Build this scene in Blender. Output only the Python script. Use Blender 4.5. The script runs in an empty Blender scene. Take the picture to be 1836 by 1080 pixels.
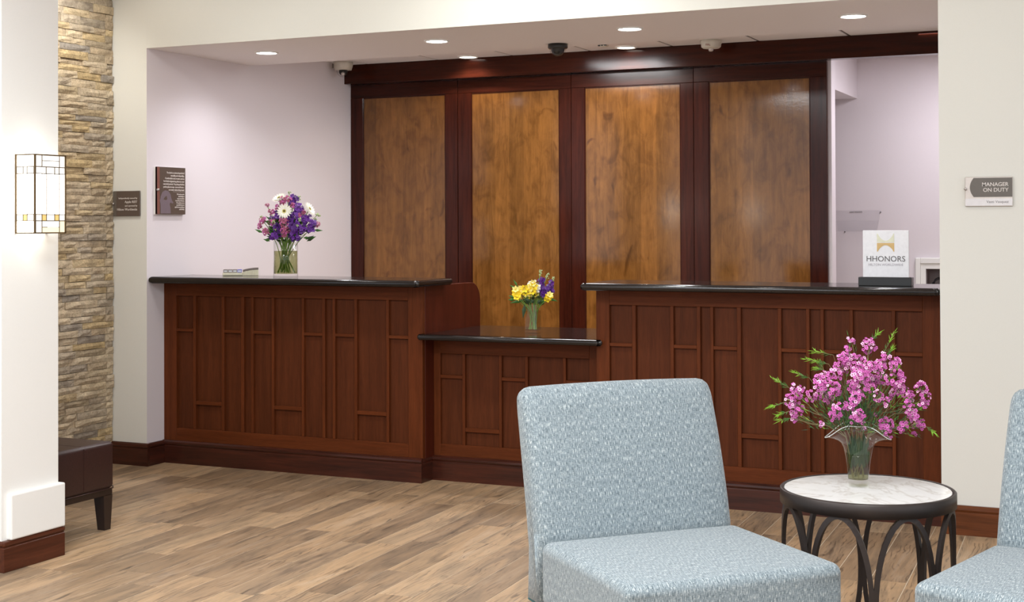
import bpy, bmesh, math, random
from mathutils import Vector, Matrix
random.seed(7)
PI = math.pi
S = bpy.context.scene
COL = S.collection
# ------------------------------------------------------------------ camera, world, exposure
RX = Vector((0.908877, 0.417045, -0.003958))      # camera right
RD = Vector((-0.008528, 0.009096, -0.999922))     # camera down
RF = Vector((-0.416977, 0.908840, 0.011824))      # camera forward
cd = bpy.data.cameras.new('camera'); cam = bpy.data.objects.new('camera', cd); COL.objects.link(cam)
m = Matrix((RX, -RD, -RF)).transposed().to_4x4(); m.translation = Vector((0, 0, 1.36)); cam.matrix_world = m
cd.sensor_width = 36.0; cd.lens = 2540.97 / 1836 * 36.0; cd.shift_y = -166.5 / 1836; cd.clip_start = .05
S.camera = cam
S.cycles.transparent_max_bounces = 24
S.view_settings.view_transform = 'Standard'; S.view_settings.look = 'None'
S.view_settings.gamma = 1; S.view_settings.use_curve_mapping = False
S.view_settings.exposure = 0.0
w = bpy.data.worlds.new('world'); S.world = w; w.use_nodes = True
w.node_tree.nodes['Background'].inputs[0].default_value = (.915, .985, 1.065, 1)
w.node_tree.nodes['Background'].inputs[1].default_value = 1.25
def lamp(name, kind, loc, power, color=(1, 1, 1), size=.05, rot=(0, 0, 0), angle=None, blend=.5, sy=None):
    l = bpy.data.lights.new(name, kind); l.energy = power; l.color = color
    if kind == 'AREA':
        l.size = size
        if sy: l.shape = 'RECTANGLE'; l.size_y = sy
    else: l.shadow_soft_size = size
    if kind == 'SPOT': l.spot_size = angle; l.spot_blend = blend
    o = bpy.data.objects.new(name, l); o.location = loc; o.rotation_euler = rot; COL.objects.link(o); return o
CEIL = 2.78
for x, y, p in ((-3.2, 2.6, 78), (-.6, 2.6, 84), (-3.2, -.4, 78), (-.6, -.4, 84)):      # soft area fill added under the lobby ceiling, no fixtures seen
    lamp('lobby_fill', 'AREA', (x, y, CEIL - .03), p, (.94, .99, 1.02), 1.1, sy=1.1)
for x, p in ((-4.95, 15), (-3.9, 19), (-2.75, 58), (-1.5, 16), (-.2, 11)):            # tilted wall washers before the header
    lamp('wall_washer', 'SPOT', (x, 5.45, CEIL - .03), p, (.97, 1, .97), .05, rot=(1.05, 0, 0), angle=1.9, blend=.9)
lamp('stone_washer', 'SPOT', (-5.0, 5.75, CEIL - .03), 36, (1, .97, .9), .04, rot=(0, .75, 0), angle=2.3, blend=.8)
for x, y, p in ((-4.3, 5.3, 24), (-2.2, 5.2, 14)):                           # fill spots added to brighten the walkway floor and pier
    lamp('walkway_fill', 'SPOT', (x, y, CEIL - .03), p, (1, .98, .93), .06, angle=2.2, blend=.8)
SOFFIT = ((-4.751, 6.923), (-3.617, 6.899), (-2.496, 6.91), (-1.361, 6.968))
for x, y in SOFFIT:
    lamp('soffit_spot', 'SPOT', (x, y, 2.36), 23, (.98, .98, 1.03), .045, angle=2.5, blend=.8)
for x, y in ((-4.235, 8.47), (-3.104, 8.46)):
    lamp('tile_spot', 'SPOT', (x, y, 2.485), 16, (1, .88, .74), .04, angle=2.6, blend=.5)
lamp('back_room_light', 'AREA', (-1.0, 8.9, 2.48), 22, (.96, .94, 1), .6)
lamp('back_office_fill', 'AREA', (-3.4, 7.75, 2.485), 34, (.97, .98, 1.0), .5, sy=.5)  # area fill added to lift the ambient light in the recess

# ------------------------------------------------------------------ materials
def lin(c): return tuple(((v / 255) / 12.92 if v / 255 <= .04045 else ((v / 255 + .055) / 1.055) ** 2.4) for v in c) + (1,)
class NT:
    def __init__(s, name):
        s.m = bpy.data.materials.new(name); s.m.use_nodes = True; s.t = s.m.node_tree; s.p = s.t.nodes['Principled BSDF']
    def n(s, typ, **kw):
        x = s.t.nodes.new(typ)
        for k, v in kw.items(): setattr(x, k, v)
        return x
    def l(s, a, b): s.t.links.new(a, b)
    def coord(s, out='Object', scale=(1, 1, 1), rnd=False, rot=(0, 0, 0)):
        c = s.n('ShaderNodeTexCoord'); mp = s.n('ShaderNodeMapping'); mp.inputs['Scale'].default_value = scale; mp.inputs['Rotation'].default_value = rot
        s.l(c.outputs[out], mp.inputs['Vector'])
        if rnd:
            oi = s.n('ShaderNodeObjectInfo'); mu = s.n('ShaderNodeMath', operation='MULTIPLY'); mu.inputs[1].default_value = 37.0
            s.l(oi.outputs['Random'], mu.inputs[0]); s.l(mu.outputs[0], mp.inputs['Location'])
            s.rand = oi.outputs['Random']
        return mp.outputs[0]
    def noise(s, v, scale, detail=4, rough=.55, dist=0):
        x = s.n('ShaderNodeTexNoise'); x.inputs['Scale'].default_value = scale; x.inputs['Detail'].default_value = detail
        x.inputs['Roughness'].default_value = rough; x.inputs['Distortion'].default_value = dist
        s.l(v, x.inputs['Vector']); return x.outputs['Fac']
    def ramp(s, f, stops):
        r = s.n('ShaderNodeValToRGB'); e = r.color_ramp.elements
        while len(e) < len(stops): e.new(.5)
        for i, (p, c) in enumerate(stops): e[i].position = p; e[i].color = c
        s.l(f, r.inputs[0]); return r.outputs[0]
    def mix(s, a, b, f, blend='MIX'):
        x = s.n('ShaderNodeMix', data_type='RGBA', blend_type=blend)
        for sock, v in ((x.inputs[0], f), (x.inputs[6], a), (x.inputs[7], b)):
            if hasattr(v, 'links') or hasattr(v, 'is_output'): s.l(v, sock)
            else: sock.default_value = v
        return x.outputs[2]
    def bump(s, h, st, d=.002):
        b = s.n('ShaderNodeBump'); b.inputs['Strength'].default_value = st; b.inputs['Distance'].default_value = d
        s.l(h, b.inputs['Height']); s.l(b.outputs[0], s.p.inputs['Normal'])
    def fin(s, col, rough, spec=.5, metal=0, coat=0):
        if hasattr(col, 'is_output'): s.l(col, s.p.inputs['Base Color'])
        else: s.p.inputs['Base Color'].default_value = col
        if hasattr(rough, 'is_output'): s.l(rough, s.p.inputs['Roughness'])
        else: s.p.inputs['Roughness'].default_value = rough
        s.p.inputs['Specular IOR Level'].default_value = spec; s.p.inputs['Metallic'].default_value = metal
        s.p.inputs['Coat Weight'].default_value = coat; s.p.inputs['Coat Roughness'].default_value = .12
        return s.m
def flat(name, c, rough=.5, metal=0, spec=.5, coat=0, var=.04):
    t = NT(name); f = t.noise(t.coord(), 60, 3)
    a = lin(c); lo = tuple(v * (1 - var) for v in a[:3]) + (1,); hi = tuple(min(1, v * (1 + var)) for v in a[:3]) + (1,)
    return t.fin(t.ramp(f, [(.3, lo), (.7, hi)]), rough, spec, metal, coat)
def paint(name, c):
    t = NT(name); f = t.noise(t.coord(), 180, 2); t.bump(f, .08, .001)
    a = lin(c); return t.fin(t.ramp(f, [(.3, tuple(v * .985 for v in a[:3]) + (1,)), (.7, a)]), .62, .3)
def wood(name, dark, light, axis, rough=.3, coat=.25, fine=1.0, spec=.2):
    t = NT(name); k = {'X': (.06, 1, 1), 'Y': (1, .06, 1), 'Z': (1, 1, .06)}[axis]
    v = t.coord('Object', k, True); a = t.noise(v, 38 * fine, 6, .6, .6); b = t.noise(v, 300 * fine, 2); c = t.noise(v, 6, 3)
    col = t.ramp(a, [(.3, lin(dark)), (.72, lin(light))])
    col = t.mix(col, t.ramp(b, [(.35, (.55, .55, .55, 1)), (.6, (1, 1, 1, 1))]), .35, 'MULTIPLY')
    col = t.mix(col, t.ramp(c, [(.3, (.8, .8, .8, 1)), (.7, (1.0, 1.0, 1.0, 1))]), .6, 'MULTIPLY')
    t.bump(b, .05, .0008)
    return t.fin(col, rough, spec, 0, coat)
M = {}
M['lobby'] = paint('cream_lobby_paint', (226, 224, 216)); M['recess'] = paint('pink_lit_recess_paint', (230, 222, 226))  # recess paint has the pinkish cast of the recess light mixed into its colour
M['ceil'] = paint('ceiling_paint', (238, 233, 234)); M['white'] = paint('white_gloss_paint', (238, 237, 233))
DK, LT = (88, 42, 18), (108, 54, 26)
for ax in 'XYZ':
    M['wood' + ax] = wood('mahogany_' + ax, DK, LT, ax, .45, .0, 1.0, .12)
    M['rich' + ax] = wood('red_mahogany_' + ax, (46, 18, 11), (70, 29, 17), ax, .15, .0)
M['endpanel'] = wood('smooth_red_mahogany', (74, 29, 18), (94, 39, 24), 'Z', .3, 0, .6)
M['base'] = wood('dark_plinth_wood', (50, 24, 17), (84, 40, 27), 'X', .28, .4); M['baseY'] = wood('dark_plinth_wood_y', (50, 24, 17), (84, 40, 27), 'Y', .28, .4)
M['panel'] = wood('desk_panel_wood', (80, 39, 19), (98, 50, 26), 'Z', .48, .0, 1.0, .12)
M['trim_brown_y'] = wood('warm_baseboard_wood_y', (68, 33, 20), (94, 49, 31), 'Y', .3, .1); M['trim_brown'] = wood('warm_baseboard_wood', (84, 44, 20), (120, 66, 34), 'X', .3, .3)
# veneer of the tall wall panels: leaves side by side, each with its own tone, cloudy figure and small knots
t = NT('alder_veneer'); v = t.coord('Object', (1, 1, 1), True)
sx = t.n('ShaderNodeSeparateXYZ'); t.l(v, sx.inputs[0])
mu = t.n('ShaderNodeMath', operation='MULTIPLY'); mu.inputs[1].default_value = 9.3; t.l(sx.outputs[0], mu.inputs[0])
fl = t.n('ShaderNodeMath', operation='FLOOR'); t.l(mu.outputs[0], fl.inputs[0])
wn = t.n('ShaderNodeTexWhiteNoise', noise_dimensions='1D'); t.l(fl.outputs[0], wn.inputs['W'])
v2 = t.coord('Object', (1, 1, .09), True); v3 = t.coord('Object', (1.3, 1, .8), True)
g = t.noise(v2, 26, 6, .6, 1.2); cl = t.noise(v3, 8, 4, .55, 1.0); kn = t.noise(t.coord('Object', (1, 1, .55), True), 8, 2, .4, 1.5); fi = t.noise(v2, 260, 2)
c = t.ramp(g, [(.3, lin((108, 70, 31))), (.7, lin((136, 91, 44)))])
c = t.mix(c, t.ramp(wn.outputs[0], [(0, (.78, .76, .74, 1)), (1, (1.08, 1.05, 1.0, 1))]), .8, 'MULTIPLY')
c = t.mix(c, t.ramp(cl, [(.32, (.6, .55, .5, 1)), (.5, (.92, .9, .88, 1)), (.62, (1.06, 1.05, 1.03, 1))]), .8, 'MULTIPLY')
c = t.mix(c, t.ramp(kn, [(.22, (.42, .34, .28, 1)), (.33, (1, 1, 1, 1))]), .8, 'MULTIPLY')
c = t.mix(c, t.ramp(fi, [(.35, (.8, .8, .8, 1)), (.6, (1, 1, 1, 1))]), .5, 'MULTIPLY')
t.bump(t.noise(v, 55, 2), .06, .002); M['veneer'] = t.fin(c, .1, .5, 0, 0)
# floor tile planks
def plank_mat(name, obj_rand):
    t = NT(name); v = t.coord('Object', (1, .12, 1), True); vk = t.coord('Object', (1, .3, 1), True); vl = t.coord('Object', (1, .05, 1), True)
    big = t.noise(v, 14, 4, .6, 1.2); st = t.noise(vl, 42, 5, .65, .8); k = t.noise(vk, 9, 3, .5, 2.0); k2 = t.noise(t.coord('Object', (1, .16, 1), True), 19, 2, .5, 1.0); fi = t.noise(vl, 210, 3)
    c = t.ramp(big, [(.28, lin((150, 130, 108))), (.45, lin((182, 157, 128))), (.56, lin((198, 168, 134))), (.72, lin((206, 182, 154)))])
    c = t.mix(c, t.ramp(t.rand, [(0, lin((196, 190, 186))), (.35, lin((228, 224, 222))), (.7, lin((246, 238, 228))), (1, (1, 1, 1, 1))]), .9, 'MULTIPLY')
    wv = t.n('ShaderNodeTexWave', wave_type='BANDS', bands_direction='X'); wv.inputs['Scale'].default_value = 17; wv.inputs['Distortion'].default_value = 11; wv.inputs['Detail'].default_value = 2; wv.inputs['Detail Scale'].default_value = .9
    t.l(vk, wv.inputs['Vector'])
    c = t.mix(c, t.ramp(wv.outputs['Fac'], [(.04, (.5, .5, .52, 1)), (.22, (1, 1, 1, 1))]), t.ramp(k, [(.5, (0, 0, 0, 1)), (.58, (.9, .9, .9, 1))]), 'MULTIPLY')
    c = t.mix(c, t.ramp(st, [(.3, (.6, .6, .6, 1)), (.44, (.93, .93, .93, 1)), (.56, (1, 1, 1, 1))]), .8, 'MULTIPLY')
    c = t.mix(c, t.ramp(k2, [(.25, (.28, .29, .31, 1)), (.33, (.8, .8, .8, 1)), (.4, (1, 1, 1, 1))]), .85, 'MULTIPLY')
    c = t.mix(c, t.ramp(fi, [(.32, (.82, .82, .82, 1)), (.55, (1, 1, 1, 1))]), .6, 'MULTIPLY')
    return t.fin(c, .4, .4)
M['plank'] = plank_mat('wood_look_tile', True)
M['grout'] = flat('beige_grout', (216, 200, 176), .8)
# ledge stone
t = NT('ledge_stone'); v = t.coord('Object', (1, 1, 1), True)
a = t.noise(v, 16, 5, .65); b = t.noise(v, 70, 5, .7)
c = t.ramp(t.rand, [(0, lin((182, 172, 160))), (.2, lin((222, 207, 184))), (.45, lin((212, 194, 168))), (.7, lin((230, 214, 188))), (.88, lin((220, 197, 154))), (1, lin((172, 166, 160)))])
c = t.mix(c, t.ramp(a, [(.3, lin((190, 184, 178))), (.65, lin((255, 250, 240)))]), .8, 'MULTIPLY')
c = t.mix(c, t.ramp(b, [(.3, (.6, .57, .53, 1)), (.55, (1, 1, 1, 1))]), .7, 'MULTIPLY')
t.bump(b, .9, .012); M['stone'] = t.fin(c, .85, .2)
M['mortar'] = flat('dark_mortar', (96, 80, 62), .9)
# granite
t = NT('black_granite'); v = t.coord(); a = t.noise(v, 420, 3); b = t.noise(v, 90, 3)
c = t.ramp(a, [(.55, lin((26, 22, 21))), (.7, lin((58, 50, 47))), (.8, lin((92, 82, 78)))])
M['granite'] = t.fin(c, .12, .5)
# marble
t = NT('white_marble'); v = t.coord(); a = t.noise(v, 5, 6, .6, 1.6); b = t.noise(v, 2.5, 5, .6, 2.5)
c = t.ramp(a, [(.3, lin((226, 224, 220))), (.5, lin((240, 239, 236))), (.7, lin((232, 230, 228)))])
c = t.mix(c, t.ramp(b, [(.46, (1, 1, 1, 1)), (.5, lin((214, 206, 198))), (.54, (1, 1, 1, 1))]), .55, 'MULTIPLY')
M['marble'] = t.fin(c, .14, .5)
# tweed fabric on box UVs
t = NT('blue_grey_tweed'); c0 = t.n('ShaderNodeUVMap'); c0.uv_map = 'box'
def uvm(sc):
    mp = t.n('ShaderNodeMapping'); mp.inputs['Scale'].default_value = sc; t.l(c0.outputs[0], mp.inputs['Vector']); return mp.outputs[0]
a = t.noise(uvm((560, 64, 1)), 1, 2, .6); b = t.noise(uvm((100, 640, 1)), 1, 2, .6); d = t.noise(uvm((480, 300, 1)), 1, 2); e = t.noise(uvm((9, 9, 1)), 1, 3)
c = t.ramp(a, [(.32, lin((92, 104, 110))), (.45, lin((132, 143, 148))), (.56, lin((146, 157, 161))), (.66, lin((206, 210, 208)))])
c = t.mix(c, t.ramp(b, [(.32, lin((96, 108, 116))), (.45, lin((226, 230, 232))), (.6, (1, 1, 1, 1))]), .65, 'MULTIPLY')
c = t.mix(c, t.ramp(d, [(.3, (.7, .72, .74, 1)), (.6, (1, 1, 1, 1))]), .6, 'MULTIPLY')
c = t.mix(c, t.ramp(e, [(.3, (.93, .93, .93, 1)), (.7, (1, 1, 1, 1))]), .7, 'MULTIPLY')
t.bump(a, .35, .0015); M['fabric'] = t.fin(c, .9, .15); t.p.inputs['Sheen Weight'].default_value = .25
M['teal_thread'] = flat('teal_welt', (74, 120, 124), .8)
# leather
t = NT('brown_leather'); f = t.noise(t.coord(), 160, 3); t.bump(f, .15, .001)
M['leather'] = t.fin(t.ramp(f, [(.3, lin((46, 26, 22))), (.7, lin((58, 34, 30)))]), .38, .45)
M['espresso'] = flat('espresso_wood', (40, 26, 20), .35)
M['bronze'] = flat('dark_bronze_metal', (54, 46, 43), .42, .35)
M['brass'] = flat('aged_brass', (96, 76, 46), .4, .2)
M['chrome'] = flat('brushed_steel', (198, 190, 186), .3, .8); M['satin'] = flat('satin_plate', (204, 194, 186), .35, .35)
M['plaque'] = flat('brown_plaque', (92, 78, 70), .35); M['plaque2'] = flat('grey_brown_plaque', (100, 92, 84), .35)
M['letter'] = flat('pale_lettering', (214, 206, 200), .5); M['dark_letter'] = flat('dark_lettering', (92, 88, 88), .5); M['faint_letter'] = flat('faint_lettering', (186, 180, 186), .5)
M['red_letter'] = flat('red_lettering', (150, 70, 60), .5)
M['duck'] = flat('mauve_emblem', (118, 104, 112), .45); M['copper'] = flat('copper_band', (140, 92, 82), .35, .2)
M['black'] = flat('black_plastic', (34, 33, 32), .3); M['lightplastic'] = flat('ivory_plastic', (206, 200, 188), .4)
M['card'] = flat('white_card', (236, 236, 240), .35); M['gold'] = flat('gold_emblem', (212, 178, 116), .4); M['palegold'] = flat('pale_gold_emblem', (224, 224, 200), .4)
M['red'] = flat('red_enamel', (150, 40, 36), .3); M['tag'] = flat('lime_tag', (176, 206, 60), .6); M['rubber'] = flat('black_rubber', (40, 36, 38), .6)
M['greybox'] = flat('grey_cabinet_lining', (150, 138, 138), .6)
M['cream_card'] = flat('cream_card', (226, 220, 196), .5); M['taupe_card'] = flat('taupe_card', (122, 110, 104), .5); M['blue_card'] = flat('blue_card', (110, 112, 200), .5)
def emis(name, c, s):
    t = NT(name); t.p.inputs['Emission Color'].default_value = c; t.p.inputs['Emission Strength'].default_value = s; t.p.inputs['Base Color'].default_value = tuple(v * .7 for v in c[:3]) + (1,); t.p.inputs['Roughness'].default_value = .3; return t.m
M['lens'] = emis('downlight_lens', (1, .96, 1, 1), 30); M['lens_warm'] = emis('warm_downlight_lens', (1, .9, .8, 1), 9)
M['opal'] = emis('lit_opal_glass', (1, .97, .9, 1), 7.0); M['amber'] = emis('lit_amber_glass', (.9, .62, .22, 1), .55); M['creamglass'] = emis('lit_cream_glass', (1, .9, .66, 1), .6); M['paleglass'] = emis('lit_pale_glass', (1, .98, .92, 1), .8)
def glass(name, tint, gl=.9):
    m_ = bpy.data.materials.new(name); m_.use_nodes = True; T = m_.node_tree; T.nodes.remove(T.nodes['Principled BSDF']); out = T.nodes['Material Output']
    tr = T.nodes.new('ShaderNodeBsdfTransparent'); tr.inputs[0].default_value = tint + (1,)
    g = T.nodes.new('ShaderNodeBsdfGlossy'); g.inputs['Roughness'].default_value = .03; g.inputs['Color'].default_value = (gl, gl, gl, 1)
    lw = T.nodes.new('ShaderNodeFresnel'); lw.inputs[0].default_value = 1.5
    mx = T.nodes.new('ShaderNodeMixShader'); ge = T.nodes.new('ShaderNodeNewGeometry'); sb = T.nodes.new('ShaderNodeMath'); sb.operation = 'SUBTRACT'; sb.inputs[0].default_value = 1; T.links.new(ge.outputs['Backfacing'], sb.inputs[1]); ml = T.nodes.new('ShaderNodeMath'); ml.operation = 'MULTIPLY'; T.links.new(sb.outputs[0], ml.inputs[0]); T.links.new(lw.outputs[0], ml.inputs[1]); T.links.new(ml.outputs[0], mx.inputs[0]); T.links.new(tr.outputs[0], mx.inputs[1]); T.links.new(g.outputs[0], mx.inputs[2]); T.links.new(mx.outputs[0], out.inputs[0]); return m_
M['glass'] = glass('clear_glass', (.975, .98, .975)); M['water'] = glass('green_tinted_water', (.70, .71, .50), .3); M['waterclear'] = glass('clear_water', (.95, .94, .92), .4); M['acrylic'] = glass('clear_acrylic', (.992, .992, .995), .16)
M['rimglass'] = flat('glint_rim', (232, 236, 234), .1); M['rimglass'].node_tree.nodes['Principled BSDF'].inputs['Alpha'].default_value = .8  # white stands in for the bright reflections along the clear glass rim
M['stem'] = flat('green_stem', (112, 142, 58), .5); M['leaf'] = flat('mid_green_leaf', (62, 112, 40), .5); M['darkleaf'] = flat('dark_green_leaf', (44, 66, 34), .6); M['limeleaf'] = flat('lime_leaf_tip', (132, 190, 48), .5); M['twig'] = flat('brown_green_twig', (116, 104, 66), .6)
M['mag'] = flat('magenta_petal', (200, 96, 172), .6, var=.22); M['mag2'] = flat('rose_purple_petal', (184, 80, 154), .6, var=.2); M['pinkpale'] = flat('pale_pink_petal', (232, 174, 208), .6, var=.12); M['eye'] = flat('maroon_flower_eye', (112, 34, 62), .6)
M['purple'] = flat('deep_purple_petal', (98, 36, 142), .6, var=.3); M['purple2'] = flat('violet_petal', (74, 24, 112), .6, var=.3); M['yellow'] = flat('yellow_petal', (244, 214, 40), .55, var=.1); M['yellow2'] = flat('pale_yellow_petal', (246, 228, 130), .55, var=.1); M['whitepetal'] = flat('white_petal', (244, 242, 228), .55); M['cream_eye'] = flat('yellow_green_eye', (200, 190, 90), .6)
M['dusty'] = flat('dusty_pink_petal', (176, 92, 124), .6, var=.25); M['budgreen'] = flat('pale_green_bud', (166, 182, 130), .6); M['brown_eye'] = flat('brown_eye', (66, 42, 22), .7)

# ------------------------------------------------------------------ mesh helpers
def link(name, bm, mat, parent=None, smooth=False, recalc=True):
    if recalc: bmesh.ops.recalc_face_normals(bm, faces=bm.faces)
    me = bpy.data.meshes.new(name); bm.to_mesh(me); bm.free()
    for x in (mat if isinstance(mat, (list, tuple)) else [mat]): me.materials.append(M[x] if isinstance(x, str) else x)
    if smooth:
        for p in me.polygons: p.use_smooth = True
    o = bpy.data.objects.new(name, me); COL.objects.link(o)
    if parent: o.parent = parent
    return o
def B(): return bmesh.new()
def box(bm, x0, x1, y0, y1, z0, z1, bev=0, mi=0, seg=1):
    vs = [bm.verts.new(p) for p in ((x0, y0, z0), (x1, y0, z0), (x1, y1, z0), (x0, y1, z0), (x0, y0, z1), (x1, y0, z1), (x1, y1, z1), (x0, y1, z1))]
    fs = [bm.faces.new([vs[i] for i in q]) for q in ((0, 3, 2, 1), (4, 5, 6, 7), (0, 1, 5, 4), (1, 2, 6, 5), (2, 3, 7, 6), (3, 0, 4, 7))]
    for f in fs: f.material_index = mi
    if bev: bmesh.ops.bevel(bm, geom=list({e for f in fs for e in f.edges}), offset=bev, segments=seg, affect='EDGES', profile=.5)
    return bm
def bx(name, d, mat, parent=None, bev=0, seg=1, smooth=False): return link(name, box(B(), *d, bev=bev, seg=seg), mat, parent, smooth)
def lathe(bm, prof, n=24, c=(0, 0, 0), mi=0, cap=True):
    rings = []
    for r, z in prof:
        if r < 1e-6: rings.append([bm.verts.new((c[0], c[1], c[2] + z))])
        else: rings.append([bm.verts.new((c[0] + r * math.cos(2 * PI * i / n), c[1] + r * math.sin(2 * PI * i / n), c[2] + z)) for i in range(n)])
    for a, b in zip(rings, rings[1:]):
        for i in range(n):
            j = (i + 1) % n
            q = [a[i % len(a)], a[j % len(a)], b[j % len(b)], b[i % len(b)]]
            q = list(dict.fromkeys(q))
            if len(q) > 2: bm.faces.new(q).material_index = mi
    if cap:
        for r in (rings[0], rings[-1]):
            if len(r) > 2: bm.faces.new(r).material_index = mi
    return bm
def tube(bm, pts, r, n=6, mi=0, r2=None):
    pts = [Vector(p) for p in pts]; rings = []; up = Vector((.31, .2, .93)).normalized()
    for i, p in enumerate(pts):
        d = (pts[min(i + 1, len(pts) - 1)] - pts[max(i - 1, 0)]).normalized()
        a = d.cross(up); a = a.normalized() if a.length > 1e-4 else Vector((1, 0, 0)); b = d.cross(a)
        rr = r if r2 is None else r + (r2 - r) * i / (len(pts) - 1)
        rings.append([bm.verts.new(p + (a * math.cos(2 * PI * k / n) + b * math.sin(2 * PI * k / n)) * rr) for k in range(n)])
    for a, b in zip(rings, rings[1:]):
        for k in range(n): bm.faces.new((a[k], a[(k + 1) % n], b[(k + 1) % n], b[k])).material_index = mi
    for r_ in (rings[0], rings[-1]): bm.faces.new(r_).material_index = mi
    return bm
def prism(bm, pts, axis, a, b, bev=0, seg=3, mi=0):
    """extrude a 2D polygon along an axis from a to b"""
    f = {'x': lambda p, t: (t, p[0], p[1]), 'y': lambda p, t: (p[0], t, p[1]), 'z': lambda p, t: (p[0], p[1], t)}[axis]
    A = [bm.verts.new(f(p, a)) for p in pts]; Bv = [bm.verts.new(f(p, b)) for p in pts]; n = len(pts)
    fa = bm.faces.new(A); fb = bm.faces.new(Bv); sides = [bm.faces.new((A[i], A[(i + 1) % n], Bv[(i + 1) % n], Bv[i])) for i in range(n)]
    for q in [fa, fb] + sides: q.material_index = mi
    bmesh.ops.recalc_face_normals(bm, faces=[fa, fb] + sides)
    if bev: bmesh.ops.bevel(bm, geom=list(set(fa.edges) | set(fb.edges)), offset=bev, segments=seg, affect='EDGES', profile=.5)
    return bm
def empty(name, loc, label, cat, group=None, rz=0):
    o = bpy.data.objects.new(name, None); COL.objects.link(o); o.location = loc; o.rotation_euler = (0, 0, rz); o.empty_display_size = .1
    return tag(o, label, cat, group)
def tag(o, label, cat, group=None):
    o['label'] = label; o['category'] = cat
    if group: o['group'] = group
    return o
def struct(o): o['kind'] = 'structure'; return o
def stuff(o): o['kind'] = 'stuff'; return o
def local(o, root):    # mesh was made in world coordinates: keep it there under a root at another place
    o.data.transform(root.matrix_basis.inverted()); return o
def text(name, body, size, loc, rot, mat, parent=None, align='LEFT', ext=.0006, spacing=1.0, line=1.0, weight=0.0):
    cu = bpy.data.curves.new(name, 'FONT'); cu.body = body; cu.size = size; cu.align_x = align; cu.extrude = ext; cu.space_character = spacing; cu.space_line = line; cu.offset = weight; cu.resolution_u = 3
    cu.materials.append(M[mat]); o = bpy.data.objects.new(name, cu); COL.objects.link(o); o.location = loc; o.rotation_euler = rot
    if parent: o.parent = parent
    return o
FRONT = (PI / 2, 0, 0); EAST = (PI / 2, 0, PI / 2)

# ------------------------------------------------------------------ the setting
YP = 6.46; XW = -5.25; YB = 8.69; YR = 9.77; XO = -.892; TILE = 2.495
floor = struct(bx('floor', (-7.5, 3.5, -3, YR + .1, -.12, -.0012), 'grout'))
ang = math.radians(2.4); PW, PL = .1378, .9
pm = link('plank', box(B(), -PW / 2 + .0016, PW / 2 - .0016, -PL / 2 + .0013, PL / 2 - .0013, -.008, 0, bev=.0006), 'plank'); plank_mesh = pm.data; bpy.data.objects.remove(pm)
rest = B(); ux, uy = Vector((math.cos(ang), math.sin(ang), 0)), Vector((-math.sin(ang), math.cos(ang), 0)); cand = []
for i in range(-44, 34):
    off = random.choice((0, .3, .45, .6)) + random.uniform(-.06, .06)
    for j in range(-4, 9):
        s = -1.684 + 6.4 * math.sin(ang) + i * PW + .0; tt = j * PL + off
        p = ux * s + uy * tt
        if p.y > 7.15 or p.y < -3: continue
        d = p.y * .909 - p.x * .417; l = p.x * .909 + p.y * .417
        seen = d > 4.5 and -.42 < l / d < .42 and p.x > -5.6
        cand.append((not seen, -d, p))
cand.sort(key=lambda c: (c[0], c[1])); npl = 0
for unseen, _, p in cand:
    if not unseen and npl < 290:
        o = bpy.data.objects.new('plank', plank_mesh); COL.objects.link(o); o.location = p; o.rotation_euler = (0, 0, ang); o.parent = floor; npl += 1
    elif p.x > -7 and p.x < 3:
        b2 = box(B(), -PW / 2 + .0016, PW / 2 - .0016, -PL / 2 + .0013, PL / 2 - .0013, -.008, 0); b2.transform(Matrix.Translation(p) @ Matrix.Rotation(ang, 4, 'Z'))
        tmp = bpy.data.meshes.new('t'); b2.to_mesh(tmp); b2.free(); rest.from_mesh(tmp); bpy.data.meshes.remove(tmp)
stuff(link('plank_field', rest, 'plank', floor))
# front plane: pier + left recess wall, header with soffit, right wall
bm = box(B(), -5.75, XW, YP, YB + .3, 0, CEIL)
for f in bm.faces: f.material_index = 1 if f.normal.x > .5 else 0
bm.normal_update()
for f in bm.faces: f.material_index = 1 if f.calc_center_median().x > XW - .01 else 0
struct(link('wall_left', bm, ['lobby', 'recess']))
bm = box(B(), XW + .0002, 3.2, YP, 7.46, 2.375, CEIL)
for f in bm.faces: f.material_index = 1 if f.calc_center_median().z < 2.38 else 0
struct(link('wall_header', bm, ['lobby', 'ceil']))
struct(bx('wall_right', (XO, 3.2, YP, YP + .14, 0, 2.375), 'lobby'))
struct(bx('wall_right_inner', (.5, .62, YP + .14, YR, 0, TILE), 'recess'))
bm = B()
for d in ((-5.6, -1.437, YR, YR + .14, 0, TILE + .3), (-1.223, .62, YR, YR + .14, 0, TILE + .3), (-1.437, -1.223, YR, YR + .14, 1.056, TILE + .3), (-1.437, -1.223, YR, YR + .14, 0, .576), (-1.437, -1.223, YR + .125, YR + .14, .576, 1.056)): box(bm, *d)
struct(link('wall_rear', bm, 'recess'))
struct(bx('wall_back', (XW, -1.841, YB + .03, YB + .14, 0, TILE), 'recess'))
struct(bx('wall_bulkhead', (-3.2, -1.886, YB + .14, YR, 2.214, TILE), 'recess'))
struct(bx('ceiling', (-7.5, 3.5, -3, YP, CEIL, CEIL + .1), 'ceil'))
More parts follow.
